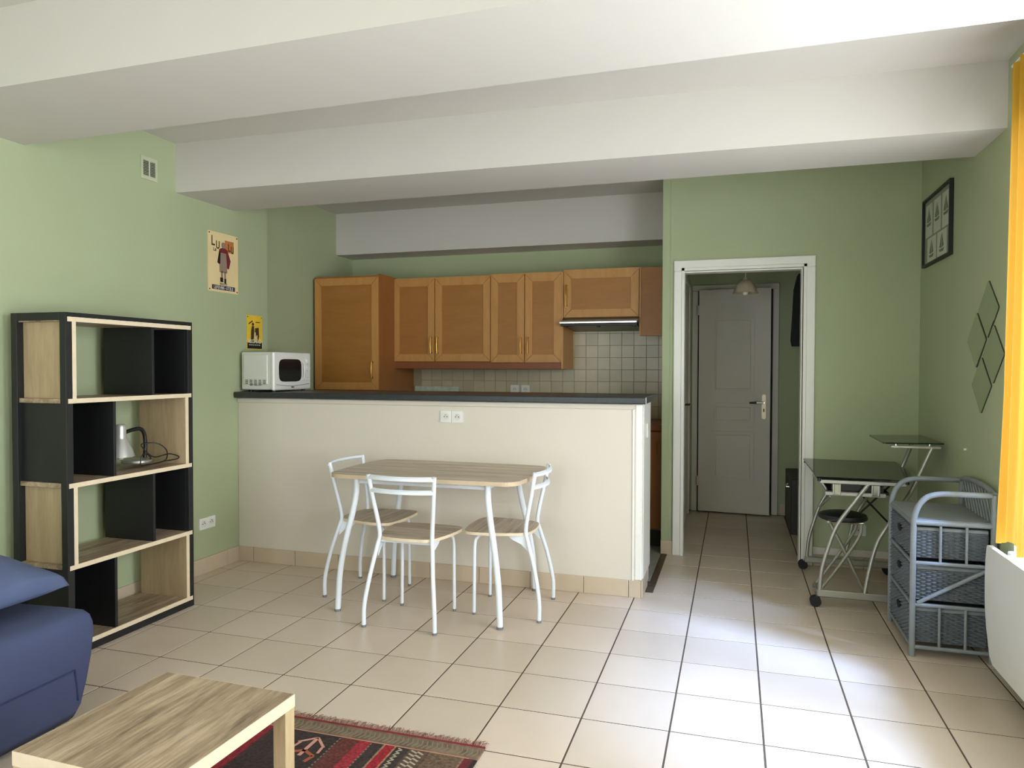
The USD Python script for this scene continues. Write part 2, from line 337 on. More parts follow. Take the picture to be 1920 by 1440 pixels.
d2 = Thing('door_2', 'white three-panel door standing slightly ajar at the end of the hall', None, (1.573, 4.33, 0), kind='structure')
casing(d2, 1.50, 2.275, 2.135, .055, 4.36, .02, GREYW, False)
d2.add('rebate', box(1.555, 2.22, 4.345, 4.36, 0, 2.08), DARKEDGE)
A = Rot.from_euler('z', -4.5, degrees=True).as_matrix()
def leaf(m): return place(m, A, (1.568, 4.335, 0))      # local: x 0..0.635 along the leaf, front at y = -0.04
dl = d2.add('door_leaf', leaf(box(0, .637, -.04, 0, .012, 2.085, .002)), GREYW)
def ring(x0, x1, z0, z1, w, d, y):
    return [extr([(x0, z0), (x1, z0), (x1 - w, z0 + w), (x0 + w, z0 + w)], d, 'xz', y - d), extr([(x0, z1), (x0 + w, z1 - w), (x1 - w, z1 - w), (x1, z1)], d, 'xz', y - d),
            extr([(x0, z0), (x0 + w, z0 + w), (x0 + w, z1 - w), (x0, z1)], d, 'xz', y - d), extr([(x1, z0), (x1, z1), (x1 - w, z1 - w), (x1 - w, z0 + w)], d, 'xz', y - d)]
for z0, z1 in ((1.13, 1.83), (.84, 1.03), (.30, .77)):
    d2.add('panel_moulding', leaf(ring(.125, .50, z0, z1, .024, .013, -.039)), GREYW, dl, smooth=False)
    d2.add('panel', leaf(box(.16, .465, -.045, -.039, z0 + .035, z1 - .035, .005)), GREYW, dl)
hz = 1.04
ph = d2.add('handle_plate', leaf(extr(rrect(.565, .60, hz - .15, hz + .075, .017), .004, 'xz', -.044)), PLATE, dl, label='polished metal door plate')
d2.add('keyhole', leaf(box(.578, .587, -.0455, -.043, hz - .085, hz - .055, .002)), PLASTK, dl)
d2.add('lever', leaf([cyl((.5825, -.044, hz), (.5825, -.085, hz), .009), tube([(.5825, -.085, hz), (.52, -.088, hz)], .009)]), CHROME, dl)
d2.add('lever_grip', leaf(tube([(.522, -.088, hz), (.46, -.088, hz - .002)], [.0105, .0085])), PLASTK, dl)
for z in (.25, 1.85): d2.add('hinge', leaf(cyl((-.006, -.044, z), (-.006, -.044, z + .09), .007, 10)), GREYW, dl)

d3 = Thing('door_3', 'narrow white door and casing on the left side of the hall', None, (1.475, 3.75, 0), kind='structure')
d3.add('casing_upright', box(1.47, 1.492, 3.33, 3.39, 0, 2.10, .003), GREYW); d3.add('casing_upright', box(1.47, 1.492, 4.15, 4.21, 0, 2.10, .003), GREYW)
d3.add('casing_head', box(1.47, 1.492, 3.33, 4.21, 2.10, 2.16, .003), GREYW); d3.add('door_leaf', box(1.47, 1.482, 3.39, 4.15, .01, 2.10, .002), GREYW)
d3.add('handle_plate', box(1.482, 1.487, 3.43, 3.465, .93, 1.14, .002), BRASS); d3.add('door_handle', tube([(1.487, 3.448, 1.05), (1.53, 3.448, 1.05), (1.53, 3.55, 1.05)], .008), PLASTK)

# ------------------------------------------------------------------ breakfast bar
wc = Thing('wall_counter', 'cream half wall carrying the breakfast bar', None, (0, 1.55, 0), kind='structure')
wc.add('half_wall', box(LX, 1.372, 1.55, 1.94, 0, 1.142, .003), COUNTERW)
wc.add('top_moulding', box(LX, 1.33, 1.538, 1.552, 1.108, 1.142, .005), COUNTERW)
wc.add('corner_post', [box(1.333, 1.376, 1.544, 1.585, .1, 1.142, .006), cyl((1.322, 1.549, .1), (1.322, 1.549, 1.142), .006, 10)], GLOSSW)
wc.add('end_panel', box(1.366, 1.38, 1.585, 1.94, .1, 1.142, .003), GLOSSW)
wc.add('switch', box(1.38, 1.389, 1.70, 1.775, .93, 1.02, .004), PLASTW)
bc = Thing('bar_worktop', 'long dark slate worktop of the breakfast bar on the cream half wall', 'worktop', (0, 1.8, 1.142))
bc.add('slab', box(LX + .004, 1.40, 1.498, 2.12, 1.1425, 1.183, .006), SLATE)
bc.add('joint_strip', box(1.3985, 1.4025, 1.50, 1.512, 1.143, 1.182), SILVER)

def socket(t, c, face, r=.02, w=.075, h=.075):
    """one French socket on a wall: plate at c, face matrix"""
    f = lambda m: place(m, face, c)
    t.add('plate', f(extr(rrect(-w / 2, w / 2, -h / 2, h / 2, .006), .008)), PLASTW)
    ringm = extr(Point(0, 0).buffer(r + .004, 12).difference(Point(0, 0).buffer(r, 12)), .0035, 'xy', .008)
    t.add('socket_rim', f(ringm), PLASTW)
    t.add('socket_well', f(extr(Point(0, 0).buffer(r, 12), .0015, 'xy', .008)), PLASTG)
    t.add('socket_hole', f([extr(Point(x, y).buffer(.003, 6), .002, 'xy', .009) for x, y in ((-.0095, 0), (.0095, 0))]), PLASTK)
    t.add('earth_pin', f(extr(Point(0, .011).buffer(.0028, 6), .007, 'xy', .009)), SILVER)
def sockets(label, cs, face, **k):
    t = Thing('wall_socket', label, 'socket', cs[0])
    for c in cs: socket(t, c, face, **k)
sockets('double white power socket on the cream half wall under the bar', [(.138, 1.5497, 1.042), (.215, 1.5497, 1.042)], FACE_Y, h=.074)
sockets('double white power socket low on the green wall beside the black bookcase', [(LX + .0002, 1.19, .329), (LX + .0002, 1.264, .329)], FACE_PX)
sockets('left white power socket on the kitchen tiles just above the bar', [(.043, 3.3680, 1.165)], FACE_Y)
sockets('right white power socket on the kitchen tiles just above the bar', [(.142, 3.3680, 1.165)], FACE_Y)
sockets('white power socket low on the far wall behind the stool', [(2.705, YD - .0002, .262)], FACE_Y)

# ------------------------------------------------------------------ kitchen
bs = Thing('backsplash', 'small square beige-green kitchen wall tiles above the worktop', None, (0, 3.37, .93), kind='structure')
bs.add('tile_bed', box(-.93, 1.39, 3.371, 3.38, .93, 1.79), KGROUT)
P = .1018
for r in range(9):
    for c in range(23):
        x0, z0 = 1.388 - (c + 1) * P, .932 + r * P
        if z0 > 1.33 and x0 < .45: continue
        if x0 < -.93: continue
        bs.add('tile', box(x0 + .0015, x0 + P - .0015, 3.3682, 3.3725, z0 + .0015, min(z0 + P, 1.79) - .0015, .0012), KTILE[rng.integers(3)])
bs.add('edge_trim', box(1.383, 1.389, 2.70, 3.36, .93, 1.62), KGROUT)
kw = Thing('kitchen_worktop', 'brown kitchen worktop glimpsed through the gap beside the bar', 'worktop', (.2, 3.05, .875))
kw.add('slab', box(-.925, 1.388, 2.76, 3.36, .885, .93, .004), OAKD)
kb = Thing('base_cabinet', 'row of brown kitchen base cabinets behind the breakfast bar', 'cabinet', (.2, 3.07, 0))
kb.add('body', box(-.925, 1.387, 2.80, 3.37, .13, .884), OAKS); kb.add('plinth', box(-.92, 1.385, 2.84, 3.3, .0015, .13), DARKCAB)
for k in range(4):
    x0 = -.92 + k * .576
    dp = kb.add('door', box(x0 + .003, x0 + .573, 2.782, 2.80, .14, .875, .003), OAKS); kb.add('handle', tube([(x0 + .53, 2.782, .7), (x0 + .53, 2.76, .7), (x0 + .53, 2.76, .8), (x0 + .53, 2.782, .8)], .005), BRASS, dp)

def cab_door(t, x0, x1, z0, z1, y, hx=None, hz=None, w=.058):
    """framed door in the plane y facing -y: mitred rails, recessed panel, bow handle"""
    g = .0022; x0 += g; x1 -= g; z0 += g; z1 -= g; e = .0010
    rails = [[(x0, z0), (x1, z0), (x1 - w, z0 + w), (x0 + w, z0 + w)], [(x0, z1), (x0 + w, z1 - w), (x1 - w, z1 - w), (x1, z1)],
             [(x0, z0), (x0 + w, z0 + w), (x0 + w, z1 - w), (x0, z1)], [(x1, z0), (x1, z1), (x1 - w, z1 - w), (x1 - w, z0 + w)]]
    d = t.add('door', [extr(Polygon(p).buffer(-e), .02, 'xz', y - .02) for p in rails], OAKR, smooth=False)
    t.add('panel', box(x0 + w - .004, x1 - w + .004, y - .012, y - .004, z0 + w - .004, z1 - w + .004), OAKP, d)
    t.add('panel_bead', [box(x0 + w - .001, x0 + w + .005, y - .018, y - .011, z0 + w, z1 - w), box(x1 - w - .005, x1 - w + .001, y - .018, y - .011, z0 + w, z1 - w),
                         box(x0 + w, x1 - w, y - .018, y - .011, z0 + w - .001, z0 + w + .005), box(x0 + w, x1 - w, y - .018, y - .011, z1 - w - .005, z1 - w + .001)], OAKR, d)
    if hx:
        a, b = hz; h = []
        for q in (a, b): h += [cyl((hx, y - .02, q), (hx, y - .046, q), .005, 10), lathe([(0, 0), (.009, 0), (.009, .003), (0, .003)], (0, 0, 0), 12).apply_transform(trimesh.transformations.rotation_matrix(np.pi / 2, [1, 0, 0])).apply_translation((hx, y - .02, q))]
        h.append(tube([(hx, y - .044, a - .004), (hx, y - .05, (a + b) / 2), (hx, y - .044, b + .004)], .0055, 10, 5))
        t.add('handle', h, BRASS, d, label='slim brass bow handle')
tc = Thing('tall_cabinet', 'tall oak fridge cabinet at the left end of the kitchen beside the microwave', 'cabinet', (-1.23, 3.03, 0))
tc.add('side', box(-1.535, -1.517, 2.71, 3.375, 0.0015, 2.12), OAKS); tc.add('side', box(-.948, -.93, 2.70, 3.375, 0.0015, 2.13), OAKS)
tc.add('top', box(-1.517, -.948, 2.71, 3.375, 2.10, 2.12), OAKS); tc.add('back', box(-1.517, -.948, 3.36, 3.375, .1, 2.10), OAKS)
tc.add('shelf', box(-1.517, -.948, 2.72, 3.36, 1.125, 1.143), PLASTG, label='pale shelf edge under the door')
tc.add('lower_panel', box(-1.52, -.945, 2.705, 2.72, .1, 1.12), OAKS)
cab_door(tc, -1.537, -.932, 1.163, 2.108, 2.708, -.985, (1.27, 1.40))
YC = 3.0
def wallcab(label, doors, z0, z1, x0, x1):
    t = Thing('wall_cabinet', label, 'cabinet', ((x0 + x1) / 2, 3.2, z0), group=None)
    t.add('body', box(x0 + .001, x1 - .001, YC + .0005, 3.372, z0, z1 - .006), OAKS)
    t.add('top_panel', box(x0 + .001, x1 - .001, YC - .012, 3.372, z1 - .006, z1 + .004), OAKR)
    for a, b, h in doors: cab_door(t, a, b, z0, z1 - .004, YC, h, (z0 + .075, z0 + .205) if z1 - z0 > .5 else (z0 + .09, z0 + .26))
    return t
t = wallcab('left double oak wall cabinet with one narrow and one wide door', [(-.949, -.553, -.583), (-.553, -.053, -.525)], 1.404, 2.117, -.949, -.053)
t.add('valance', box(-.93, -.053, YC - .012, YC + .008, 1.346, 1.402), OAKD, label='dark oak light valance under the doors')
t = wallcab('right double oak wall cabinet with two narrow doors, left of the hood', [(-.053, .242, .212), (.242, .552, .272)], 1.395, 2.125, -.053, .554)
t.add('valance', box(-.053, .545, YC - .012, YC + .008, 1.346, 1.393), OAKD, label='dark oak light valance under the doors')
t.add('side_panel', box(.548, .566, YC - .018, 3.372, 1.346, 2.125), OAKR)
wallcab('short wide oak wall cabinet above the cooker hood', [(.567, 1.172, .592)], 1.755, 2.137, .567, 1.172)
fp = Thing('filler_panel', 'plain oak filler panel between the hood cabinet and the green wall', 'panel', (1.27, 3.1, 1.6))
fp.add('panel_board', box(1.174, 1.384, YC - .004, 3.0 + .02, 1.605, 2.14, .002), OAKP); fp.add('edge_strip', box(1.173, 1.185, YC - .012, YC - .003, 1.605, 2.14), OAKR)
hd = Thing('cooker_hood', 'slim dark metal cooker hood under the short wall cabinet', 'cooker hood', (.86, 3.15, 1.6))
hd.add('housing', extr([(3.372, 1.752), (2.965, 1.752), (2.93, 1.735), (2.93, 1.71), (3.372, 1.665)], .605, 'yz', .567), mat('hood_brown_metal', (92, 84, 70), .4, .4))
hd.add('visor', box(.548, 1.166, 2.905, 2.932, 1.702, 1.722, .004), CHROME, label='shiny steel visor edge')
hd.add('control_strip', box(.56, 1.165, 2.912, 2.935, 1.685, 1.702, .002), PLASTK)
hd.add('grease_filter', extr([(2.94, 1.702), (3.33, 1.667), (3.33, 1.661), (2.94, 1.690)], .57, 'yz', .585), mat('hood_filter', (128, 128, 112), .45, .5, bump=.4, bscale=400))
for x in (.60, .86, 1.14): hd.add('filter_clip', box(x - .012, x + .012, 2.935, 2.96, 1.676, 1.69, .003), PLASTK)
one('chopping_board', place(box(0, .43, -.012, 0, 0, .255, .004), Rot.from_euler('x', -6, degrees=True).as_matrix(), (-.908, 3.33, .932)), MARBLE,
    'pale green marbled glass chopping board leaning against the kitchen tiles', 'chopping board')

# microwave: side with vents faces the room, door faces right
mx0, mx1, my0, my1, mz0 = -1.405, -1.158, 1.545, 2.00, 1.197
mw = Thing('microwave', 'white microwave oven on the left end of the breakfast bar', 'microwave', (-1.27, 1.77, 1.183))
body = mw.add('body', box(mx0, mx1, my0 + .012, my1 - .008, mz0, mz0 + .262, .006), PLASTG, label='pale grey painted metal casing')
mw.add('side_panel', box(mx0 + .02, mx1 - .03, my0 + .004, my0 + .014, mz0 + .035, mz0 + .245, .008), PLASTG)
for c in range(5):
    for r in range(3 if c in (0, 4) else 4):
        mw.add('vent_slot', box(mx0 + .038 + c * .036, mx0 + .06 + c * .036, my0 + .0025, my0 + .006, mz0 + .064 - r * .0105, mz0 + .0685 - r * .0105), PLASTK, body)
fx = mx1
door = mw.add('door', [box(fx, fx + .024, my0 + .002, my1 - .002, mz0 - .004, mz0 + .262, .007)], PLASTW, label='glossy white front')
win = []
for th in np.linspace(0, 2 * np.pi, 48, endpoint=False):
    c, s = math.cos(th), math.sin(th); win.append((my0 + .195 + .135 * abs(c) ** .35 * np.sign(c), mz0 + .135 + .08 * abs(s) ** .45 * np.sign(s)))
mw.add('window', extr(Polygon(win), .003, 'yz', fx + .0235), DARKGL, door, label='black oval-cornered window')
mw.add('door_groove', [tube([(fx + .024, my0 + .03, mz0 + .036), (fx + .024, my0 + .22, mz0 + .024), (fx + .024, my0 + .43, mz0 + .036)], .0018, 6, 5)], GREYCAP, door)
mw.add('handle', tube([(fx + .022, my0 + .343, mz0 + .06), (fx + .034, my0 + .349, mz0 + .08), (fx + .036, my0 + .352, mz0 + .13), (fx + .034, my0 + .349, mz0 + .185), (fx + .022, my0 + .343, mz0 + .205)], .006, 8, 4), PLASTG, door)
for z, r in ((.20, .019), (.15, .019)): mw.add('dial', cyl((fx + .022, my0 + .405, mz0 + z), (fx + .04, my0 + .405, mz0 + z), r, 20), PLASTW, door)
mw.add('button', box(fx + .022, fx + .028, my0 + .385, my0 + .43, mz0 + .06, mz0 + .085, .003), PLASTW, door)
mw.add('badge', box(fx + .0235, fx + .0255, my0 + .205, my0 + .24, mz0 + .012, mz0 + .019), PLASTK, door)
for a in (mx0 + .05, mx1 - .01):
    for b in (my0 + .05, my1 - .05): mw.add('foot', cyl((a, b, 1.1832), (a, b, mz0 + .004), .014, 12), PLASTK)

# ------------------------------------------------------------------ bookcase
bk = Thing('bookcase', 'tall black and oak open bookcase with staggered cubes on the left wall', 'bookcase', (-1.205, .25, 0))
X0, X1, Y0, Y1, H = -1.372, -1.04, -.154, .657, 1.605
p = .036
for a in (X0, X1 - p):
    for b in (Y0, Y1 - p): bk.add('post', box(a, a + p, b, b + p, 0, H, .001), BLACK)
for a in (X0, X1 - p):
    bk.add('rail', box(a, a + p, Y0 + p, Y1 - p, H - p, H, .001), BLACK); bk.add('rail', box(a, a + p, Y0 + p, Y1 - p, 0.001, p, .001), BLACK)
for b in (Y0, Y1 - p):
    bk.add('rail', box(X0 + p, X1 - p, b, b + p, H - p, H, .001), BLACK); bk.add('rail', box(X0 + p, X1 - p, b, b + p, .001, p, .001), BLACK)
th = .021
levels = [(1.205, 1.563), (.812, 1.184), (.43, .791), (.058, .409)]          # clear height of each row: floor, underside
yi0, yi1 = Y0 + p * .62, Y1 - p * .62
for z in (levels[0][1], 1.184, .791, .409, .037):
    s = bk.add('shelf', box(X0 + .012, X1 - .003, yi0 - .012, yi1 + .012, z, z + th, .0006), SONY)
    bk.add('edge_band', box(X1 - .004, X1 + .0015, yi0 - .012, yi1 + .012, z - .0005, z + th + .0005, .0005), SONE, s, label='pale oak edge band')
for k, (z0, z1) in enumerate(levels):
    oak_near = k % 2 == 0
    ya = yi0 + .012 if oak_near else yi1 - .012 - th
    s = bk.add('oak_upright', box(X0 + .012, X1 - .003, ya, ya + th, z0, z1, .0006), SONZ)
    bk.add('edge_band', box(X1 - .004, X1 + .0015, ya, ya + th, z0, z1, .0005), SONE, s, label='pale oak edge band')
    yd = .365 if oak_near else .113
    bk.add('divider', box(X0 + .012, X1 - .004, yd, yd + .016, z0, z1, .0006), BLACK, label='black divider board')
    if oak_near: bk.add('black_side', box(X0 + .012, X1 - .02, yi1 - .016, yi1, z0, z1), BLACK); bk.add('back_panel', box(X0 + .004, X0 + .012, yd, yi1, z0, z1), BLACK)
    else: bk.add('black_side', box(X0 + .012, X1 - .02, yi0, yi0 + .016, z0, z1), BLACK); bk.add('back_panel', box(X0 + .004, X0 + .012, yi0, yd + .016, z0, z1), BLACK)

# desk lamp lying folded on the second shelf, gooseneck bent down
lz = .8335
lp = Thing('desk_lamp', 'silver desk lamp with black gooseneck on the second shelf of the bookcase', 'lamp', (-1.2, .4, lz))
lb = lp.add('base', lathe([(0, 0), (.072, 0), (.076, .006), (.074, .016), (.06, .024), (0, .026)], (-1.21, .425, lz)), SILVER)
lp.add('gooseneck', tube([(-1.20, .472, lz + .02), (-1.20, .476, lz + .09), (-1.20, .47, lz + .15), (-1.20, .445, lz + .182), (-1.20, .40, lz + .184), (-1.20, .33, lz + .172)], .0105, 12, 8), PLASTK)
hd_ = lathe([(0, .115), (.02, .113), (.028, .10), (.028, .045), (.033, .035), (.058, -.02), (.068, -.055), (.064, -.055), (.05, -.01), (.02, .02), (0, .03)], (-1.19, .298, lz + .105))
lp.add('lamp_head', hd_, mat('satin_silver', (205, 205, 200), .3, .5))
lp.add('bulb', lathe([(0, -.085), (.012, -.08), (.02, -.06), (.016, -.03), (.01, -.0), (0, 0)], (-1.19, .298, lz + .115), 20), PLASTG)
lp.add('cable', tube([(-1.17, .47, lz + .012), (-1.12, .43, lz + .03), (-1.09, .37, lz + .06), (-1.08, .33, lz + .055), (-1.08, .32, lz + .006), (-1.07, .36, lz + .005), (-1.07, .44, lz + .006), (-1.08, .50, lz + .02), (-1.10, .52, lz + .065), (-1.14, .50, lz + .1), (-1.17, .44, lz + .105),
                     (-1.17, .42, lz + .09), (-1.14, .47, lz + .03), (-1.10, .54, lz + .04), (-1.08, .59, lz + .02), (-1.09, .58, lz + .006), (-1.10, .50, lz + .004), (-1.07, .40, lz + .004), (-1.06, .31, lz + .004)], .0032, 8, 7), PLASTK)

# ------------------------------------------------------------------ wall things, left wall
def on_left(m, y, z): return place(m, FACE_PX, (LX + .0005, y, z))       # xy of m becomes y, z of the left wall
VENT = mat('painted_vent', (192, 197, 166), .6); VENTS = mat('painted_slat', (168, 172, 144), .6)
vt = Thing('vent_grille', 'small pale green ventilation grille with dark slats high on the green left wall', 'vent', (LX, .757, 2.52))
y0, z0 = .757, 2.522
vt.add('frame', on_left(extr(rrect(-.062, .062, -.066, .066, .004).difference(sbox(-.047, -.045, .047, .045)), .008), y0, z0), VENT)
vt.add('backing', on_left(extr(sbox(-.048, -.046, .048, .046), .002), y0, z0), PLASTK)
for k in range(10): vt.add('slat', on_left(place(box(-.047, .047, -.0008, .0008, -.004, .004), Rot.from_euler('x', 50, degrees=True).as_matrix(), (0, -.041 + k * .0091, .006)), y0, z0), VENTS)
vt.add('mullion', on_left(box(-.003, .003, -.046, .046, .004, .009), y0, z0), PLASTG)

def flat(poly, z=.0035, h=.0006): return extr(poly, h, 'xy', z)
def txt(s, h, cx, cy, z=.0035, bold=True, wide=1.0, depth=.0006):
    m = meshkit.text_mesh(s, h, depth, bold); b = m.bounds.mean(0); m.apply_translation((-b[0], -m.bounds[0, 1], 0)); m.apply_scale((wide, 1, 1)); m.apply_translation((cx, cy, z)); return m
pa = Thing('enamel_sign', 'cream enamel advertising sign with navy lettering, upper one on the green left wall', 'sign', (LX, 1.405, 1.86))
y0, z0 = 1.405, 2.058
L = lambda m: on_left(m, y0, z0)
pa.add('plate', L(extr(rrect(-.15, .15, -.199, .199, .008), .003)), CREAMP)
pa.add('raised_border', L(extr(rrect(-.15, .15, -.199, .199, .008).difference(rrect(-.138, .138, -.187, .187, .006)), .0012, 'xy', .0028)), CREAMP)
for a in (-1, 1):
    for b in (-1, 1): pa.add('screw_hole', L(flat(Point(a * .138, b * .186).buffer(.005), .0042)), INKK)
for q in (('L', .062, -.10, .105, .8), ('U', .05, -.055, .088, .8), ('L', .05, .06, .085, .7), ('U', .045, .09, .075, .7), ('La', .02, -.085, .07, 1)): pa.add('letter', L(txt(*q[:4], wide=q[4])), INKB)
pa.add('orange_block', L(flat(sbox(.015, .075, .105, .155), .0032)), INKO)
# a plain standing shape stands in for the printed picture
pa.add('printed_picture', L([flat(Polygon([(-.055, .0), (-.035, .085), (0, .10), (.035, .085), (.065, .02), (.05, -.03), (-.03, -.01)]).buffer(.006), .0040)]), INKR)
pa.add('printed_picture', L([flat(Polygon([(-.03, .06), (.02, .06), (.03, -.06), (-.035, -.06)]).buffer(.006), .0046), flat(Point(0, .118).buffer(.02), .0046), flat(sbox(-.025, -.10, -.008, -.06), .0046), flat(sbox(.006, -.105, .022, -.06), .0046)]), INKG)
pa.add('printed_picture', L([flat(Polygon([(-.06, -.005), (-.045, .07), (-.03, .075), (-.035, -.01)]), .0050), flat(sbox(-.034, -.13, -.006, -.10), .005), flat(sbox(.006, -.137, .024, -.105), .005)]), INKK)
pa.add('lettering', L(txt('BISCUITS', .0115, 0, -.149, wide=.95)), INKB)
pa.add('name_band', L(flat(sbox(-.115, -.183, .115, -.154), .0037)), INKN)
pa.add('band_lettering', L(txt('LEFÈVRE-UTILE', .019, 0, -.179, .0043, wide=.95)), PAPER)
pb = Thing('enamel_sign', 'small yellow enamel advertising sign with a black foot band, above the microwave', 'sign', (LX, 1.735, 1.48))
y0, z0 = 1.735, 1.605
pb.add('plate', L(extr(rrect(-.087, .087, -.122, .122, .004), .003)), YELP)
pb.add('black_band', L(flat(sbox(-.082, -.117, .082, -.072), .0032)), INKK)
pb.add('lettering', L(txt('RICARD', .026, 0, -.079, .004, wide=1.12)), PAPER)
pb.add('small_lettering', L([flat(sbox(-.065 + k * .022, -.094, -.05 + k * .022, -.088), .004) for k in range(6)]), PAPER)
for q in (affinity.rotate(sbox(-.07, .066, -.02, .074), 28), sbox(.01, .07, .06, .076)): pb.add('script_mark', L(flat(q, .0036)), INKB)
pb.add('printed_picture', L([flat(Polygon([(-.045, -.07), (-.04, .01), (-.03, .045), (-.01, .045), (-.005, .01), (-.015, -.07)]), .0036), flat(Point(-.02, .058).buffer(.011), .0036), flat(Polygon([(.0, -.03), (.005, .03), (.045, .035), (.05, -.03), (.035, -.07), (.028, -.03)]), .0036)]), INKB)
pb.add('printed_picture', L([flat(sbox(-.005, -.06, .01, 0), .004), flat(sbox(.018, -.065, .03, -.02), .004)]), CREAMP)
for a in (-1, 1): pb.add('screw_hole', L(flat(Point(a * .078, .108).buffer(.004), .0034)), INKK)

# ------------------------------------------------------------------ dining set
TB = (.265, 1.155, 0)
tb = Thing('dining_table', 'rectangular dining table with wood-look top and curved white legs by the breakfast bar', 'table', TB)
def bowed(a, b, r, bow, n=10):
    pts = []
    for s in range(4):
        A_, B_ = ((-a, -b), (a, -b)) if s == 0 else ((a, -b), (a, b)) if s == 1 else ((a, b), (-a, b)) if s == 2 else ((-a, b), (-a, -b))
        d = np.array(B_) - A_; nrm = np.array([d[1], -d[0]]) / np.linalg.norm(d)
        for t in np.linspace(0, 1, n, endpoint=False): pts.append(np.array(A_) + d * t + nrm * bow[s % 2] * 4 * t * (1 - t))
    q = Polygon(pts); return q.buffer(-r).buffer(r, 8)
topp = affinity.translate(bowed(.545, .335, .085, (.018, .018)), TB[0] + .01, TB[1] - .01)
tb.add('tabletop', extr(topp, .022, 'xy', .742), SONX)
tb.add('edge_band', extr(topp.buffer(.0015).difference(topp.buffer(-.001)), .0215, 'xy', .7422), mat('tabletop_edge', (206, 184, 152), .5))
tb.add('apron_rail', [tube([(TB[0] - .38, TB[1] + s * .27, .722), (TB[0] + .38, TB[1] + s * .27, .722)], .016, 4, flat=.6) for s in (-1, 1)] + [tube([(TB[0] + s * .38, TB[1] - .27, .722), (TB[0] + s * .38, TB[1] + .27, .722)], .016, 4, flat=.6) for s in (-1, 1)], STEELW, smooth=False)
for sx in (-1, 1):
    for sy in (-1, 1):
        c = np.array([TB[0], TB[1], 0]); S = np.array([sx, sy, 1])
        lg = tb.add('leg', tube([c + S * q for q in ((.388, .285, .742), (.388, .285, .66), (.405, .296, .55), (.435, .318, .40), (.462, .336, .22), (.474, .343, .012))], [.0165] * 40 + [.0165], 14, 8), STEELW)
        tb.add('foot_cap', cyl(c + S * (.474, .343, 0), c + S * (.474, .343, .014), .0175, 14), GREYCAP, lg)

def dining_chair(label, base, rotz, group):
    t = Thing('dining_chair', label, 'chair', base, group, rotz=rotz)
    A = lambda *a, **k: t.add(*a, local=True, **k)
    seat = bowed(.175, .172, .075, (.02, .02)); v = np.array(seat.exterior.coords); v[:, 0] *= 1 + .16 * np.clip(v[:, 1] / .19, -1, 1); seat = affinity.translate(Polygon(v), 0, .064)
    A('seat', extr(seat, .016, 'xy', .447), SONX); A('seat_edge', extr(seat.buffer(.001).difference(seat.buffer(-.001)), .0155, 'xy', .4472), SONE)
    for s in (-1, 1):
        pl = [(.2 * s, -.185, .01), (.197 * s, -.183, .12), (.178 * s, -.155, .27), (.158 * s, -.115, .41), (.150 * s, -.10, .465), (.156 * s, -.108, .54), (.170 * s, -.13, .65), (.187 * s, -.158, .795)]
        q = A('back_post', tube(pl, .0115, 12, 7), STEELW); A('foot_cap', cyl((.2 * s, -.185, 0), (.2 * s, -.185, .012), .0122, 12), GREYCAP, parent=q)
        A('gusset', extr([(-.115, .36), (-.10, .452), (.0, .446), (-.02, .425), (-.075, .40)], .004, 'yz', .152 * s - .002), STEELW, smooth=False)
        q = A('front_leg', tube([(.160 * s, .188, .01), (.158 * s, .187, .25), (.156 * s, .185, .385), (.146 * s, .172, .425), (.12 * s, .15, .437), (.05 * s, .10, .437)], .0095, 12, 6), STEELW)
        A('foot_cap', cyl((.16 * s, .188, 0), (.16 * s, .188, .012), .0102, 12), GREYCAP, parent=q)
    A('seat_rail', [tube([(-.15, -.09, .437), (.15, -.09, .437)], .009, 8), tube([(-.06, -.09, .437), (-.06, .12, .437)], .009, 8), tube([(.06, -.09, .437), (.06, .12, .437)], .009, 8)], STEELW)
    for z, w in ((.785, .195), (.715, .186)):
        yb = -.156 + (.785 - z) * .17
        A('backrest_bar', tube([(-w, yb, z), (-w * .6, yb - .03, z), (0, yb - .045, z), (w * .6, yb - .03, z), (w, yb, z)], .0125, 4, 6, flat=.45, up=(0, .6, 1)), STEELW)
    return t
G = 'dining chairs around the table'
ch = dining_chair('white tubular dining chair with wood-look seat, front one with its back to the camera', (.249, .82, 0), 0, G)
copy_of(ch, 'dining_chair', (-.222, 1.205, 0), -92, 'white tubular dining chair at the left end of the dining table', 'chair', G)
copy_of(ch, 'dining_chair', (.712, 1.157, 0), 93, 'white tubular dining chair at the right end of the dining table', 'chair', G)

# ------------------------------------------------------------------ coffee table, rug, sofa
Cq = [np.array([.128, -.82]), np.array([.618, -.835]), np.array([.092, -1.335])]
ex = (Cq[1] - Cq[0]); W = np.linalg.norm(ex); ex /= W; ey = np.array([-ex[1], ex[0]]); D = np.linalg.norm(Cq[2] - Cq[0])
CM = np.eye(3); CM[:2, 0], CM[:2, 1] = ex, ey; org = np.array([*(Cq[0] - ey * D), 0])
ct = Thing('coffee_table', 'low square wood-look coffee table on the kilim rug', 'coffee table', (*(org[:2] + (ex * W + ey * D) / 2), .008))
C = lambda m: place(m, CM, org)
ct.add('tabletop', C(box(0, W, 0, D, .322, .36, .0012)), SONY)
for a in (0, W - .045):
    for b in (0, D - .045): ct.add('leg', C(box(a + .0005, a + .0445, b + .0005, b + .0445, .0085, .322, .001)), wood('coffee_leg', [(.28, (176, 150, 112)), (.55, (204, 180, 140)), (.8, (222, 200, 160))], (16, 16, 2), 1.2) if not stage.GetPrimAtPath('/World/Looks/coffee_leg') else UsdShade.Material.Get(stage, '/World/Looks/coffee_leg'))
ct.add('edge_band', C([box(W - .001, W + .001, 0, D, .322, .3595), box(-.001, .001, 0, D, .322, .3595), box(0, W, D - .001, D + .001, .322, .3595), box(0, W, -.001, .001, .322, .3595)]), SONE, label='pale oak edge band')

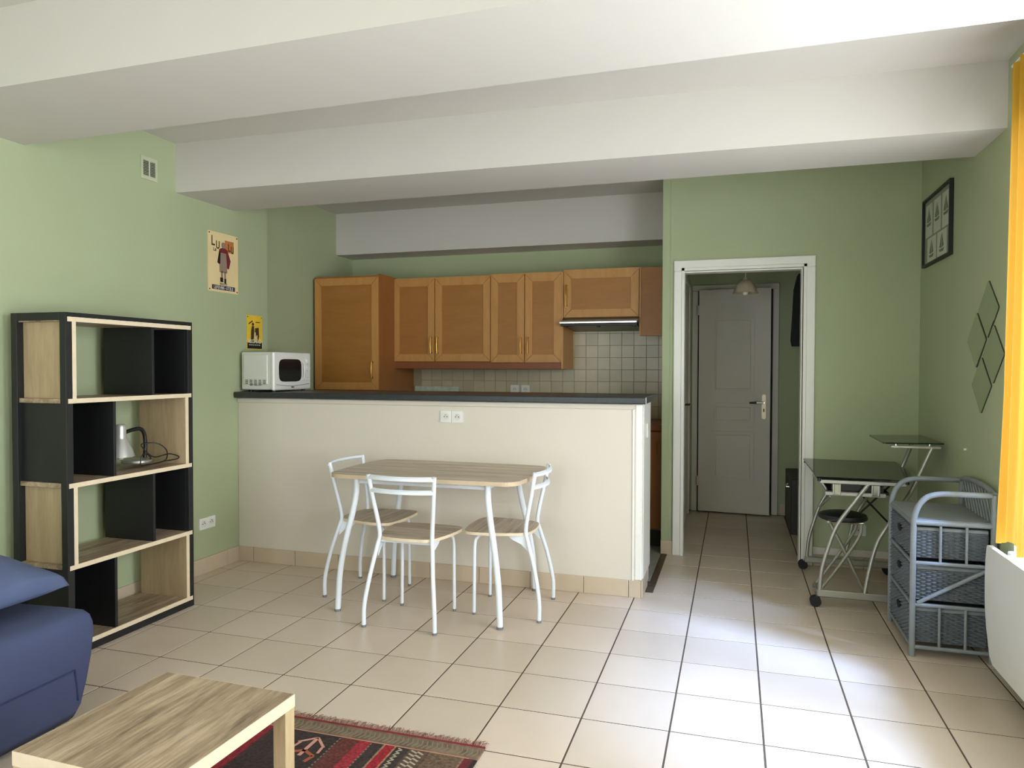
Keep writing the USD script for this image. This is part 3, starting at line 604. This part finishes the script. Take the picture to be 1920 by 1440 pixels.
RXR, RYF = 1.056, -.325
rug = Thing('rug', 'red and brown striped kilim rug with a fringe under the coffee table', 'rug', (.4, -1.2, 0))
def rugmat():
    xs = [(-.30, (110, 24, 32)), (.10, (140, 26, 38)), (.245, (136, 26, 38)), (.25, (66, 42, 38)), (.27, (54, 40, 36)), (.53, (52, 40, 36)), (.535, (96, 48, 40)), (.605, (104, 42, 38)), (.61, (150, 38, 46)), (.655, (156, 40, 48)), (.66, (56, 42, 38)), (.705, (52, 40, 36)),
          (.708, (176, 128, 96)), (.713, (152, 24, 36)), (.745, (150, 24, 36)), (.748, (176, 128, 96)), (.753, (52, 44, 40)), (.80, (60, 48, 42)), (.805, (92, 74, 58)), (.875, (80, 60, 44)), (.88, (104, 82, 62)), (1.0, (108, 86, 66)), (1.003, (150, 118, 90)), (1.008, (104, 30, 36)), (1.038, (96, 28, 34)), (1.041, (40, 30, 30)), (1.06, (36, 28, 28))]
    lo, hi = -.30, 1.06; st = []
    for k in range(len(xs) - 1):
        st.append((xs[k][0], xs[k][1])); st.append((xs[k + 1][0] - .0005, xs[k][1] if xs[k + 1][0] - xs[k][0] < .006 else tuple((np.array(xs[k][1]) + xs[k + 1][1]) / 2)))
    st.append(xs[-1])
    n = {'g': ('geometry', {}), 's': ('separate_xyz', {}), 'm': ('map_range', {'from_min': lo, 'from_max': hi}), 'r': ('rgb_ramp', {'ramp': [((x - lo) / (hi - lo), lin(c)) for x, c in st]}),
         'no': ('noise_texture', {'scale': 90.0, 'detail': 4.0}), 'nr': ('map_range', {'from_min': .3, 'from_max': .7, 'to_min': .55, 'to_max': 1.5}), 'x': ('vector_math', {'math_type': 'scale'}),
         'w': ('wave_texture', {'wave_type': 'bands', 'bands_direction': 'y', 'scale': 150.0}), 'b': ('bump', {'strength': .5, 'distance': .002}), 'p': ('principled_bsdf', {'roughness': .95})}
    l = [('g.position', 's.vector'), ('s.x', 'm.value'), ('m.result', 'r.fac'), ('g.position', 'no.vector'), ('no.fac', 'nr.value'), ('r.color', 'x.vector1'), ('nr.result', 'x.scale'), ('x.vector', 'p.base_color'),
         ('g.position', 'w.vector'), ('w.fac', 'b.height'), ('b.normal', 'p.normal')]
    return usdkit.material(stage, '/World/Looks/kilim_stripes', n, l, surface='p.BSDF')
rug.add('field', box(-.30, RXR, -2.3, RYF - .09, 0.0005, .008, .002), rugmat())
rug.add('end_border', box(-.30, RXR, RYF - .09, RYF, .0005, .0078, .002), mat('kilim_border', (96, 74, 60), .95, rgb2=(134, 110, 88), vscale=28, bump=.5, bscale=250))
rug.add('border_line', [box(-.30, RXR - .03, RYF - .092, RYF - .087, .007, .0088)], mat('kilim_cream', (176, 132, 104), .95))
rug.add('edge_line', [box(-.30, RXR, RYF - .012, RYF - .001, .006, .0086)], mat('kilim_red', (120, 34, 38), .95))
KCR = mat('kilim_pink', (196, 142, 122), .95); KOR = mat('kilim_orange', (160, 84, 54), .95); KGR = mat('kilim_sage', (120, 116, 92), .95)
def bar(p, q, w=.010):
    p, q = np.array(p), np.array(q); d = (q - p) / np.linalg.norm(q - p); n = np.array([-d[1], d[0]]) * w / 2
    return extr([p - n, p + n, q + n, q - n], .0012, 'xy', .0076)
for cx, cy in ((.455, -.50), (.455, -.78), (.455, -1.06)):
    rug.add('motif', [bar((cx, cy - .07), (cx, cy + .05), .014), bar((cx - .055, cy + .01), (cx, cy + .055)), bar((cx + .055, cy - .0), (cx, cy + .055)), bar((cx - .055, cy - .035), (cx - .045, cy + .012)), bar((cx + .055, cy - .04), (cx + .05, cy))], KCR)
    rug.add('motif', [bar((cx - .05, cy - .06), (cx, cy - .035), .014), bar((cx + .05, cy - .06), (cx, cy - .035), .014), bar((cx - .05, cy - .06), (cx - .03, cy - .10), .014), bar((cx + .05, cy - .06), (cx + .04, cy - .10), .014)], KOR)
z = [[], []]
for k in range(60):
    yy = RYF - .10 - k * .022
    z[0] += [bar((.765, yy), (.782, yy - .009), .006), bar((.782, yy - .009), (.768, yy - .017), .005)]
    z[1] += [bar((.815, yy), (.84, yy - .012), .007), bar((.84, yy - .002), (.865, yy - .015), .007)]
for q in z: rug.add('zigzag_band', q, mat('kilim_ivory', (170, 156, 132), .95) if not stage.GetPrimAtPath('/World/Looks/kilim_ivory') else UsdShade.Material.Get(stage, '/World/Looks/kilim_ivory'), kind='stuff')
bd = []
for k in range(70):
    xx = -.28 + k * .019; bd += [bar((xx, RYF - .075), (xx + .012, RYF - .05), .005), bar((xx + .012, RYF - .05), (xx + .004, RYF - .025), .005)]
rug.add('border_pattern', bd, KGR, kind='stuff')
for xs_ in (.533, .658, .706):
    rug.add('dash_line', [bar((xs_, RYF - .1 - k * .018), (xs_, RYF - .108 - k * .018), .005) for k in range(70)], KGR, kind='stuff')
fr = []
for k in range(420):
    xx = -.29 + k * .0032 + rng.normal(0, .0008); ln = .026 + rng.random() * .024; a = rng.normal(0, .25)
    fr.append(tube([(xx, RYF - .004, .006), (xx + a * ln * .5, RYF + ln * .5, .006 + rng.random() * .006), (xx + a * ln, RYF + ln, .003)], [.0011, .001, .0005], 4))
rug.add('fringe', fr, mat('kilim_fringe', (112, 82, 68), .95, rgb2=(150, 92, 80), vscale=20), kind='stuff')

def pillow_mesh(a, b, h, n=36, ex=.42, pinch=.16):
    u = np.linspace(-1, 1, n); U, V = np.meshgrid(u, u, indexing='ij')
    prof = np.clip((1 - U ** 2) * (1 - V ** 2), 0, 1) ** ex * h
    px = a * U * (1 - pinch * (1 - U ** 2) * 0 - pinch * .5 * (1 - V ** 2) * U ** 2 * .6); py = b * V * (1 - pinch * .5 * (1 - U ** 2) * V ** 2 * .6)
    w = meshkit.noise(np.stack([U * 2.2, V * 2.2, U * 0], -1), 3) * .02
    top = np.stack([px, py, prof + w * (prof > 0.01)], -1).reshape(-1, 3); bot = np.stack([px, py, -prof], -1).reshape(-1, 3); F = []
    for i in range(n - 1):
        for j in range(n - 1):
            a0, b0, c0, d0 = i * n + j, (i + 1) * n + j, (i + 1) * n + j + 1, i * n + j + 1
            F += [(a0, b0, c0), (a0, c0, d0)]; F += [(n * n + a0, n * n + c0, n * n + b0), (n * n + a0, n * n + d0, n * n + c0)]
    m = trimesh.Trimesh(np.vstack([top, bot]), F, process=False); m.merge_vertices(); return m
sf = Thing('sofa', 'blue canvas sofa bed in the left foreground', 'sofa', (-.9, -1.6, 0))
prof = [(-1.33, .02), (-.50, .02), (-.475, .06), (-.445, .16), (-.422, .26), (-.408, .36), (-.41, .40), (-.425, .428), (-.455, .442), (-.55, .442), (-.75, .434), (-1.0, .43), (-1.33, .43)]
def loft(prof, ys_, ins):
    P2 = np.array(prof); c = P2.mean(0); V = []; n = len(P2)
    for y_, s in zip(ys_, ins): q = c + (P2 - c) * (1 - s / np.abs(P2 - c).max(0)); V.append(np.column_stack([q[:, 0], np.full(n, y_), q[:, 1]]))
    V = np.vstack(V + [[[c[0], ys_[0], c[1]]], [[c[0], ys_[-1], c[1]]]]); F = []
    for i in range(len(ys_) - 1):
        for j in range(n): a, b = i * n + j, i * n + (j + 1) % n; F += [(a, b, b + n), (a, b + n, a + n)]
    e = len(ys_) * n
    for j in range(n): F += [(e, (j + 1) % n, j), (e + 1, e - n + j, e - n + (j + 1) % n)]
    m = trimesh.Trimesh(V, F, process=False); trimesh.repair.fix_normals(m); return m
sf.add('seat', loft(prof, [-2.7, -2.68, -.64, -.615, -.60, -.595], [.03, .0, 0, .004, .014, .03]), BLUE, smooth=60)
sf.add('backrest', loft([(-1.40, .02), (-1.26, .02), (-1.20, .35), (-1.26, .70), (-1.32, .76), (-1.38, .75), (-1.41, .6)], [-2.7, -2.66, -1.35, -1.32], [.02, 0, 0, .02]), BLUE, smooth=60)
sf.add('seam', [tube([(-.4265, -.67, .235), (-.4268, -.9, .232), (-.427, -1.4, .232), (-.427, -2.6, .232)], .004, 6), tube([(-.4265, -.67, .235), (-.462, -.625, .10)], .004, 6)], SEAM)
PM = Rot.from_euler('zyx', [6, 13, -4], degrees=True).as_matrix()
pl = pillow_mesh(.33, .26, .075); tip = PM @ np.array([.33, .26, 0]); 
pil = Thing('pillow', 'lighter blue canvas pillow lying on the sofa bed', 'pillow', (-.9, -.82, .44))
pil.add('cover', place(pl, PM, np.array([-.580, -.553, .503]) - tip), BLUEP, smooth=60)

# ------------------------------------------------------------------ computer desk on castors, right corner
dk = Thing('computer_desk', 'chrome computer desk on castors with smoked glass top against the right wall', 'desk', (2.62, 2.1, 0))
gt = [(2.338, 1.685), (2.80, 1.685), (2.845, 1.80), (2.885, 2.05), (2.90, 2.55), (2.338, 2.55)]
dk.add('glass_top', extr(Polygon(gt).buffer(-.01).buffer(.01), .008, 'xy', .733), SMOKE)
us = [(2.70, 1.83), (3.02, 1.875), (3.022, 2.40), (2.708, 2.33)]
dk.add('upper_shelf', extr(Polygon(us).buffer(-.012).buffer(.012), .007, 'xy', .925), mat('green_glass_shelf', (22, 40, 27), .07, ior=1.32))
dk.add('shelf_rail', [box(2.745, 3.0, 1.852, 1.872, .900, .915, .002), box(2.76, 3.0, 2.30, 2.32, .900, .915, .002)], SILVER)
for x, y in ((2.772, 1.862), (2.945, 1.872), (2.79, 2.30), (2.97, 2.33)): dk.add('glass_stud', cyl((x, y, .913), (x, y, .926), .010, 12), CHROME)
def frame(y, up):
    dk.add('leg', tube([(2.362, y, .075), (2.372, y, .20), (2.402, y, .324), (2.451, y, .465), (2.533, y, .595), (2.612, y, .712)], .0115, 12, 8), SILVER)
    dk.add('leg', tube([(2.596, y, .085), (2.618, y, .22), (2.655, y, .374), (2.71, y, .482), (2.80, y + .07, .60), (2.865, up, .68), (2.955, up, .905)], .0115, 12, 8), SILVER)
    dk.add('base_bar', box(2.348, 2.875, y - .014, y + .014, .052, .094, .006), SILVER)
    dk.add('top_rail', box(2.355, 2.80, y - .012, y + .012, .702, .724, .003), SILVER)
frame(1.715, 1.862); frame(2.48, 2.31)
tr = dk.add('keyboard_tray', box(2.40, 2.72, 1.745, 2.44, .642, .66, .003), PLASTK); dk.add('tray_side', box(2.385, 2.70, 1.716, 1.742, .632, .655, .004), SILVER, tr)
dk.add('tray_side', box(2.39, 2.70, 2.44, 2.462, .632, .655, .004), SILVER, tr)
for x0, x1 in ((2.424, 2.468), (2.623, 2.668)): dk.add('tray_bracket', [box(x0, x0 + .011, 1.706, 1.73, .638, .703, .003), box(x1 - .011, x1, 1.706, 1.73, .638, .703, .003), box(x0 + .006, x1 - .006, 1.712, 1.728, .640, .70, .002)], CHROME, tr)
dk.add('tray_back', box(2.42, 2.69, 1.742, 1.752, .66, .70), PLASTK, tr)
for x, y in ((2.352, 1.70), (2.352, 2.53), (2.80, 1.70), (2.87, 2.53)): dk.add('glass_stud', cyl((x, y, .715), (x, y, .734), .010, 12), PLASTK)
dk.add('front_strut', tube([(2.352, 1.80, .725), (2.40, 1.80, .66), (2.425, 1.80, .615), (2.40, 2.1, .50)], .007, 8), SILVER)
dk.add('cross_brace', [tube([(2.62, 2.49, .60), (2.87, 2.49, .33)], .006, 8), tube([(2.62, 2.49, .33), (2.87, 2.49, .60)], .006, 8)], PLASTK)
for x, y in ((2.345, 1.70), (2.345, 2.505), (2.865, 1.72), (2.865, 2.52)):
    cs = dk.add('castor', [cyl((x - .006, y + s * .012 - .009, .03), (x - .006, y + s * .012 + .009, .03), .030, 22) for s in (-1, 1)], RUBBER); dk.add('castor_stem', cyl((x, y, .03), (x, y, .06), .008, 10), CHROME, cs)

st = Thing('folding_stool', 'small folding stool with round dark seat under the computer desk', 'stool', (2.515, 1.99, 0))
st.add('seat', lathe([(0, .452), (.125, .452), (.135, .458), (.137, .468), (.13, .482), (.10, .49), (0, .492)], (2.515, 1.99, 0), 40), mat('dark_vinyl', (38, 40, 38), .4))
st.add('seat_frame', [tube([(2.425, 1.905, .446), (2.615, 1.905, .446)], .008, 8), tube([(2.425, 2.075, .446), (2.615, 2.075, .446)], .008, 8), tube([(2.425, 1.905, .446), (2.425, 2.075, .446)], .008, 8), tube([(2.615, 1.905, .446), (2.615, 2.075, .446)], .008, 8)], CHROME)
for y in (1.905, 2.075): st.add('leg', tube([(2.605, y, .44), (2.59, y, .36), (2.47, y, .16), (2.37, y, .012)], .009, 10, 5), SILVER)
for y in (1.925, 2.055): st.add('leg', tube([(2.435, y, .44), (2.52, y, .27), (2.58, y, .14), (2.648, y, .012)], .009, 10, 5), SILVER)
st.add('cross_tube', [tube([(2.37, 1.905, .03), (2.37, 2.075, .03)], .007, 8), tube([(2.64, 1.925, .03), (2.64, 2.055, .03)], .007, 8)], SILVER)
st.add('foot_cap', [cyl((x, y, 0), (x, y, .02), .0115, 10) for x, ys_ in ((2.37, (1.905, 2.075)), (2.648, (1.925, 2.055))) for y in ys_], GREYCAP)

# ------------------------------------------------------------------ rattan chest of drawers
CX0, CX1, CY0, CY1 = 2.697, 3.025, 1.062, 1.560
rc = Thing('rattan_chest', 'blue-grey rattan chest with three woven drawers in the right corner', 'chest of drawers', (2.86, 1.3, 0))
R_ = .0135
for y in (CY0, CY1):
    rc.add('front_post', tube([(CX0, y, .001), (CX0, y, .3), (CX0, y, .60), (CX0 + .004, y, .66), (CX0 + .022, y, .715), (CX0 + .055, y, .752), (CX0 + .10, y, .768), (CX0 + .16, y, .772), (CX1 - .01, y, .772)], R_, 12, 5), RATTAN)
    rc.add('back_post', tube([(CX1, y, .001), (CX1, y, .775)], R_, 12), RATTAN)
    for z in (.045, .245, .443): rc.add('side_rail', tube([(CX0, y, z), (CX1, y, z)], .0095, 10), RATTAN)
    rc.add('side_rail', tube([(CX0, y, .632), (CX1, y, .632)], .0125, 10), RATTAN)
    for z0, z1 in ((.045, .245), (.443, .632)):
        for x in (2.81, 2.917): rc.add('side_spindle', tube([(x, y, z0), (x, y, z1)], .0065, 8), RATTAN)
    rc.add('diagonal_brace', tube([(CX0 + .02, y, .253), (CX1 - .01, y, .436)], .0095, 10), RATTAN)
for z in (.045, .245, .443): rc.add('front_rail', tube([(CX0, CY0, z), (CX0, CY1, z)], .0095, 10), RATTAN); rc.add('back_rail', tube([(CX1, CY0, z), (CX1, CY1, z)], .0095, 10), RATTAN)
rc.add('front_rail', tube([(CX0, CY0, .628), (CX0, CY1, .628)], .011, 10), RATTAN)
rc.add('top_board', box(CX0 - .004, CX1, CY0, CY1, .634, .646, .003), mat('blue_grey_board', (132, 138, 138), .55, var=.05, vscale=8))
rc.add('back_top_rail', tube([(CX1, CY0, .776), (CX1, CY0 + .06, .79), (CX1, (CY0 + CY1) / 2, .80), (CX1, CY1 - .06, .79), (CX1, CY1, .776)], R_, 12, 6), RATTAN)
for k in range(11):
    ya = CY0 + .02 + k * .045
    if ya + .10 < CY1: rc.add('back_lattice', tube([(CX1 - .004, ya, .645), (CX1 - .004, ya + .10, .787)], .005, 7), RATTAN)
def weave(o, du, dv, nrm, w, h, cells_u, cells_v, amp=.0075):
    """a woven panel as real relief: strands over and under upright stakes"""
    nu, nv = cells_u * 6 + 1, cells_v * 5 + 1
    U, V = np.meshgrid(np.linspace(0, cells_u, nu), np.linspace(0, cells_v, nv), indexing='ij')
    row = np.minimum(np.floor(V), cells_v - 1); rel = amp * (np.abs(np.sin(np.pi * V)) ** .6 * 1.2 - .4 + np.sin(np.pi * (U + row)) * np.abs(np.sin(np.pi * V)) * 1.1)
    o, du, dv, nrm = map(lambda q: np.asarray(q, float), (o, du, dv, nrm))
    P_ = o + (U / cells_u * w)[..., None] * du + (V / cells_v * h)[..., None] * dv + rel[..., None] * nrm; P_ = P_.reshape(-1, 3); F = []
    for i in range(nu - 1):
        for j in range(nv - 1): a, b, c, d = i * nv + j, (i + 1) * nv + j, (i + 1) * nv + j + 1, i * nv + j + 1; F += [(a, b, c), (a, c, d)]
    m = trimesh.Trimesh(P_, F, process=False)
    if m.face_normals.mean(0) @ nrm < 0: m.invert()
    return m
for z0, z1 in ((.062, .228), (.262, .426), (.462, .608)):
    h = z1 - z0
    d = rc.add('drawer', box(CX0 + .006, CX1 - .012, CY0 + .022, CY1 - .022, z0, z1, .004), WICKER)
    rc.add('woven_front', weave((CX0 + .003, CY0 + .02, z0 + .004), (0, 1, 0), (0, 0, 1), (-1, 0, 0), CY1 - CY0 - .04, h - .008, 20, 17), WICKER, d, smooth=True)
    rc.add('woven_side', weave((CX0 + .012, CY0 + .020, z0 + .004), (1, 0, 0), (0, 0, 1), (0, -1, 0), CX1 - CX0 - .03, h - .022, 13, 16), WICKER, d, smooth=True)
    rc.add('rim', box(CX0 + .006, CX1 - .014, CY0 + .016, CY0 + .026, z1 - .018, z1, .004), RATTAN, d)
    rc.add('finger_hole', extr(affinity.scale(Point(1.31, z0 + h * .66).buffer(1, 12), .033, .018), .006, 'yz', CX0 - .012), WICKD, d, label='dark oval finger hole')

# ------------------------------------------------------------------ right wall: picture, mirrors, radiator, curtain
def on_right(m, y, z): return place(m, FACE_MX, (RX - .0005, y, z))      # local x runs towards -y
pf = Thing('picture_frame', 'black framed picture of five small sailing boat prints on the right wall', 'picture', (RX, 2.26, 2.0))
yc, zc = 2.19, 2.205; hw, hh = .30, .218
fw_, fh_ = .31, .212
Q = lambda m: on_right(m, yc, zc)
pf.add('frame', Q(extr(sbox(-fw_, -fh_, fw_, fh_).difference(sbox(-fw_ + .014, -fh_ + .014, fw_ - .014, fh_ - .014)), .022)), BLACK)
pf.add('mount', Q(extr(sbox(-fw_ + .012, -fh_ + .012, fw_ - .012, fh_ - .012), .008)), MOUNT)
prints = [(-.19, .07, .155, .20), (0, .07, .155, .20), (.19, .07, .155, .20), (-.12, -.115, .20, .145), (.11, -.115, .20, .145)]
for k, (a, b, w, h) in enumerate(prints):
    q = pf.add('print', Q(extr(sbox(a - w / 2, b - h / 2, a + w / 2, b + h / 2), .002, 'xy', .0075)), PAPER)
    bz = b - h * .28 if k > 2 else b - h * .12
    s1 = Polygon([(a - .005, bz + .012), (a - .005, bz + .095), (a - .05, bz + .018)]); s2 = Polygon([(a + .003, bz + .012), (a + .003, bz + .10), (a + .045, bz + .02)]); hu = Polygon([(a - .055, bz + .006), (a + .055, bz + .008), (a + .035, bz - .010), (a - .04, bz - .010)])
    pf.add('boat_drawing', Q([extr(g, .0006, 'xy', .0094) for g in (s1, s2, hu)]), PENCIL, q)
pf.add('glass', Q(extr(sbox(-fw_ + .013, -fh_ + .013, fw_ - .013, fh_ - .013), .0015, 'xy', .012)), PANE)
dm = [('top', 1.26, 1.636), ('second, on the left', 1.427, 1.495), ('third, on the right', 1.178, 1.42), ('bottom', 1.345, 1.271)]
for nm, y, z in dm:
    t = Thing('diamond_mirror', f'diamond-shaped frameless mirror on the right wall, {nm} one of the four', 'mirror', (RX, y, z), 'diamond mirrors on the right wall')
    poly = Polygon([(0, .138), (.144, 0), (0, -.138), (-.144, 0)]).buffer(-.008).buffer(.008, 4)
    poly = affinity.scale(poly, 1.0, 1.0)
    t.add('glass', on_right(extr(poly, .003, 'xy', .004), y, z), MIRROR); t.add('backing', on_right(extr(poly.buffer(.0012), .004), y, z), DARKEDGE)
one('wall_hook', cyl((RX - .012, 1.585, .93), (RX, 1.585, .93), .006, 10), PLASTW, 'tiny white wall plug on the right wall above the rattan chest', 'wall plug')

rd = Thing('radiator', 'flat white panel radiator on the right wall under the window', 'radiator', (2.96, .35, .1))
pr_ = [(-.35, .09), (.80, .09), (.838, .115), (.885, .22), (.907, .31), (.914, .42), (.908, .52), (.897, .57), (.89, .583), (-.35, .583)]
rd.add('front_panel', extr(Polygon(pr_), .022, 'yz', 2.948), PLASTW); rd.add('body', box(2.97, 3.035, -.32, .80, .11, .565, .004), PLASTW)
for a in (.1, .5): rd.add('bracket', box(3.03, RX - .0005, a, a + .06, .3, .4), PLASTG)

cu = Thing('curtain', 'long yellow curtain hanging at the left side of the right-hand window', 'curtain', (2.985, .6, .64))
N, K = 90, 22
V = []
for i in range(N + 1):
    s = i / N
    for k in range(K + 1):
        t = k / K; yy = (.80 - .25 * s) + (.085 * t ** 2.6) * (1 - s) - .02 * s * t
        xx = 2.985 + .022 * math.sin(s * 19 + .5 * math.sin(3 * t)) * (.55 + .6 * t) + .008 * math.sin(s * 61 + 2 * t)
        V.append((xx, yy, 2.602 - t * (1.972 + .02 * math.sin(s * 9)) ))
F = [f for i in range(N) for k in range(K) for a in [i * (K + 1) + k] for f in ((a, a + 1, a + K + 2), (a, a + K + 2, a + K + 1))]
cu.add('cloth', trimesh.Trimesh(V, F, process=False), CURTAIN, smooth=True)
cr = Thing('curtain_rod', 'slim white curtain rod along the top of the window wall', 'curtain rod', (2.985, 0, 2.6))
cr.add('rod', cyl((2.985, -1.3, 2.61), (2.985, .795, 2.61), .006, 12), PLASTW)
for y in (-1.2, -.3, .70): cr.add('bracket', box(2.985, RX, y, y + .012, 2.604, 2.616), PLASTW)

# ------------------------------------------------------------------ hall things
pd = Thing('pendant_lamp', 'cream glass pendant lamp shade hanging in the hall', 'lamp', (1.965, 3.4, 1.95))
pd.add('shade', lathe([(.0, .125), (.014, .125), (.02, .108), (.05, .092), (.078, .06), (.09, .02), (.101, .0), (.097, .0), (.086, .02), (.074, .056), (.047, .086), (.015, .102), (0, .104)], (1.965, 3.4, 1.955), 36), SHADE)
pd.add('bulb', lathe([(0, -.018), (.016, -.012), (.024, .006), (.02, .03), (.012, .06), (0, .06)], (1.965, 3.4, 1.955), 20), PLASTW); pd.add('cord', cyl((1.965, 3.4, 2.075), (1.965, 3.4, 2.45), .004, 8), PLASTW)
one('hanging_coat', place(loft([(-.05, -.14), (.03, -.16), (.05, 0), (.03, .16), (-.05, .14)], [0, .05, .25, .5, .62], [.01, 0, .01, .02, .045]), np.array([[1, 0, 0], [0, 0, 1], [0, -1, 0]]).T @ np.eye(3), (2.415, 4.1, 1.55)), COAT,
    'dark coat hanging on the right hall wall', 'coat', smooth=60)
sc = Thing('shoe_cabinet', 'low dark cabinet against the right hall wall', 'cabinet', (2.40, 3.9, 0))
sc.add('body', box(2.335, 2.469, 3.55, 4.25, .0, .45, .004), DARKCAB); sc.add('handle', tube([(2.335, 3.75, .36), (2.315, 3.75, .36), (2.315, 3.9, .36), (2.335, 3.9, .36)], .006, 8), CHROME)
